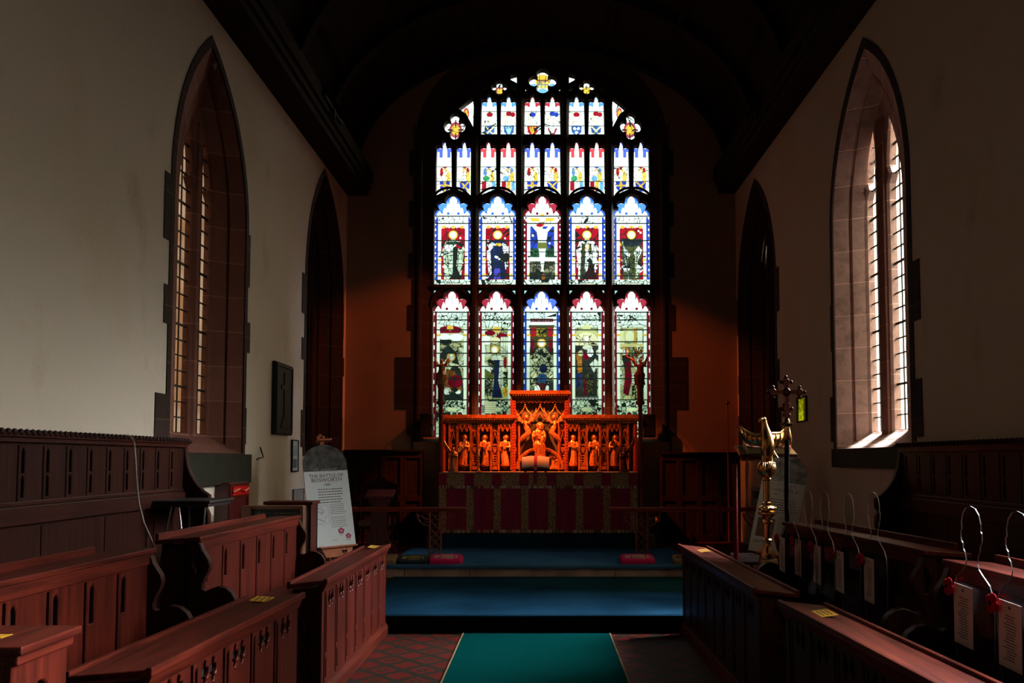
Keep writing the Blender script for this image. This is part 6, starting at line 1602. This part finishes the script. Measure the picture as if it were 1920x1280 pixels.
# ------------------------------------------------------------------ clear silhouettes of seated men with tags and poppies
acry = clear_mat('clear_acrylic', (.93,.92,.93), .03, .05)
edge = mat('acrylic_edge', (.25,.26,.28), rough=.2, var=.05)
cardm = mat('tag_card', (.62,.56,.54), rough=.8, var=.05); poppym = mat('poppy_red', (.30,.003,.006), rough=.9, spec=.1)
def half(s):
    return [(.13, 0), (.14, .12), (.16, .2), (.172, .38), (.165, .47), (.14, .515), (.09, .548), (.058, .572), (.048, .60), (.052, .62), (.058, .64), (.070, .652), (.074, .68), (.084, .688), (.090, .705), (.089, .735), (.080, .742), (.082, .775), (.068, .815), (.04, .842), (.0, .852)]
def silhouette(label, X, Y, zb, zt, card_dx, card_dz, csize, prot=0., tilt=0.):
    t = thing('perspex_figure', label, 'silhouette', (X, Y, zb), rotz=prot, group='clear seated silhouettes')
    k = (zt-zb)/.852; h = half(1); out = [(x*min(k, 1.0), z*k) for x, z in h]+[(-x*min(k, 1.0), z*k) for x, z in h[-2::-1]]
    mb = MB(); mb.plate([out], (-.0025, 0, 0), (0,1,0), (0,0,1), (.005, 0, 0))
    mb.m = [0]*len(mb.f); nl = len(out); mb.m[-nl:] = [1]*nl
    build(mb, 'clear_outline', [acry, edge], t)
    cw, ch = csize
    cM = Matrix.Translation((-.012, card_dx, card_dz)) @ Matrix.Rotation(tilt, 4, 'X')
    mb = MB(); mb.box(-.002, .0, -cw/2, cw/2, -ch, 0, cM); cd = build(mb, 'name_card', cardm, t)
    mb = MB(); r_ = random.Random(int(Y*100))
    for q in range(16): mb.box(-.003, -.002, -cw*.3+r_.uniform(0, .02), cw*.3-r_.uniform(0, .03), -ch*.22-q*ch*.044, -ch*.205-q*ch*.044, cM)
    mb.box(-.003, -.002, -.008, .008, -ch*.11, -ch*.06, cM); mb.box(-.003, -.002, -cw*.45, cw*.45, -ch*.97, -ch*.965, cM); mb.box(-.003, -.002, -cw*.45, cw*.45, -ch*.035, -ch*.03, cM)
    l = build(mb, 'printed_names', ink, cd, world=False)
    mb = MB(); pc = Vector((-.03, card_dx+cw*.62, card_dz-.02))
    for q in range(4):
        a = math.pi/2*q+.4; mb.ball(pc+Vector((0, .022*math.cos(a), .022*math.sin(a))), .010, .027, .024, 10, 5)
    pp = build(mb, 'poppy', poppym, t, smooth=60)
    mb = MB(); mb.ball(pc+Vector((-.012, 0, 0)), .006, .009, .009, 8, 4); build(mb, 'poppy_centre', black, pp)
xs_at = lambda Y: 2.0+(1.95-2.12)*(Y-4.46)/(6.42-4.46)+.03
ORD = ['clear silhouette furthest along the right bench, beside the cross staff', 'clear silhouette second from the cross staff on the right bench', 'faint clear silhouette in the middle of five on the right bench', 'clear silhouette showing orange reflections, fourth from the cross staff', 'clear silhouette nearest the winged wall stall, last of five on the bench']
for lab, p_, c_, cz in zip(ORD, (1484, 1515, 1546, 1591, 1638), (1464.5, 1494, 1530, 1572, 1627), (1007, 1011, 1022, 1033, 1046)):
    X = 1.95; 
    for _ in range(4): Y = onx(p_, 930, X).y; X = xs_at(Y)
    cp = onx(c_, cz, X-.02)
    silhouette(lab, X, Y, .60, 1.43 if p_ < 1600 else 1.45, cp.y-Y-.0, cp.z-.60, (.145, .265), 0, .02)
for lab, p_, c_, cz, top in (('clear silhouette at the right edge with its head before the wall stall rail', 1820, 1803, 1097, 1.44), ('clear silhouette cut by the right frame edge, nearest of all', 1908, 1890, 1129, 1.44)):
    X = 1.92; Y = onx(p_, 960, X).y; cp = onx(c_, cz, X-.02)
    silhouette(lab, X, Y, .60, top, cp.y-Y, cp.z-.60, (.16, .27), 0, .03)
# seat platform for the silhouettes is the bench seat at z = .59

# ------------------------------------------------------------------ spotlights on the cornice that light the altar
def spot_track(label, c, sg, aims):
    t = thing('spotlight_track', label, 'spotlight', c, group='altar spotlight tracks')
    mb = MB(); mb.box(-.02, .02, -.45, .45, .0, .03); mb.box(-.03*sg if sg > 0 else 0, .0 if sg > 0 else .03, -.03, .03, -.1, .03); build(mb, 'track', black, t)
    for k, (y, aim) in enumerate(zip((-.36, -.18, 0, .18, .36), aims)):
        d = (Vector(aim)-Vector(c)-Vector((0, y, .12))).normalized(); p = Vector((0, y, .12))
        q = d.to_track_quat('-Z', 'Y').to_matrix().to_4x4(); M_ = Matrix.Translation(p) @ q
        mb = MB(); mb.lathe([(0, .1), (.025, .1), (.03, .06), (.045, -.07), (.04, -.07), (.028, .04), (0, .05)], seg=14); mb.v = [tuple(M_ @ Vector(v)) for v in mb.v]
        hd = build(mb, 'lamp_head', mat('grey_lamp_metal', (.05,.06,.055), rough=.25, metal=.8), t, smooth=40)
        mb = MB(); mb.tube([(0, y, .02), (0, y, .1)], .008, 6); build(mb, 'stem', black, hd)
        if k in SPOT_ON:
            e = SPOT_ON[k]
            ld = bpy.data.lights.new('altar_lamp', 'SPOT'); ld.energy = e[0]; ld.color = e[1]; ld.spot_size = math.radians(e[2]); ld.spot_blend = .7; ld.shadow_soft_size = .04
            lo = bpy.data.objects.new('altar_lamp', ld); COL.objects.link(lo); lo.parent = t; lo.matrix_basis = Matrix.Translation(p+d*.09) @ q
ORG = (1.0, .165, .034)
SPOT_ON = {1: (4000, ORG, 17), 2: (1500, ORG, 15), 3: (7800, ORG, 18), 4: (640, ORG, 26)}
spot_track('spotlights on the left roof cornice aimed at the altar', (-2.82, 10.6, 6.35), -1, [(-.5, 13, 2), (1.0, 13, 2.0), (0, 13, 2.3), (-.3, 13, 2.1), (2.0, 13.3, 3.0)])
SPOT_ON = {1: (6400, ORG, 17), 2: (1500, ORG, 15), 3: (3800, ORG, 18), 4: (640, ORG, 26)}
spot_track('spotlights on the right roof cornice aimed at the altar', (2.92, 10.6, 6.35), 1, [(.5, 13, 2), (-1.0, 13, 2.0), (0, 13, 2.3), (.3, 13, 2.1), (-2.3, 13.3, 3.4)])
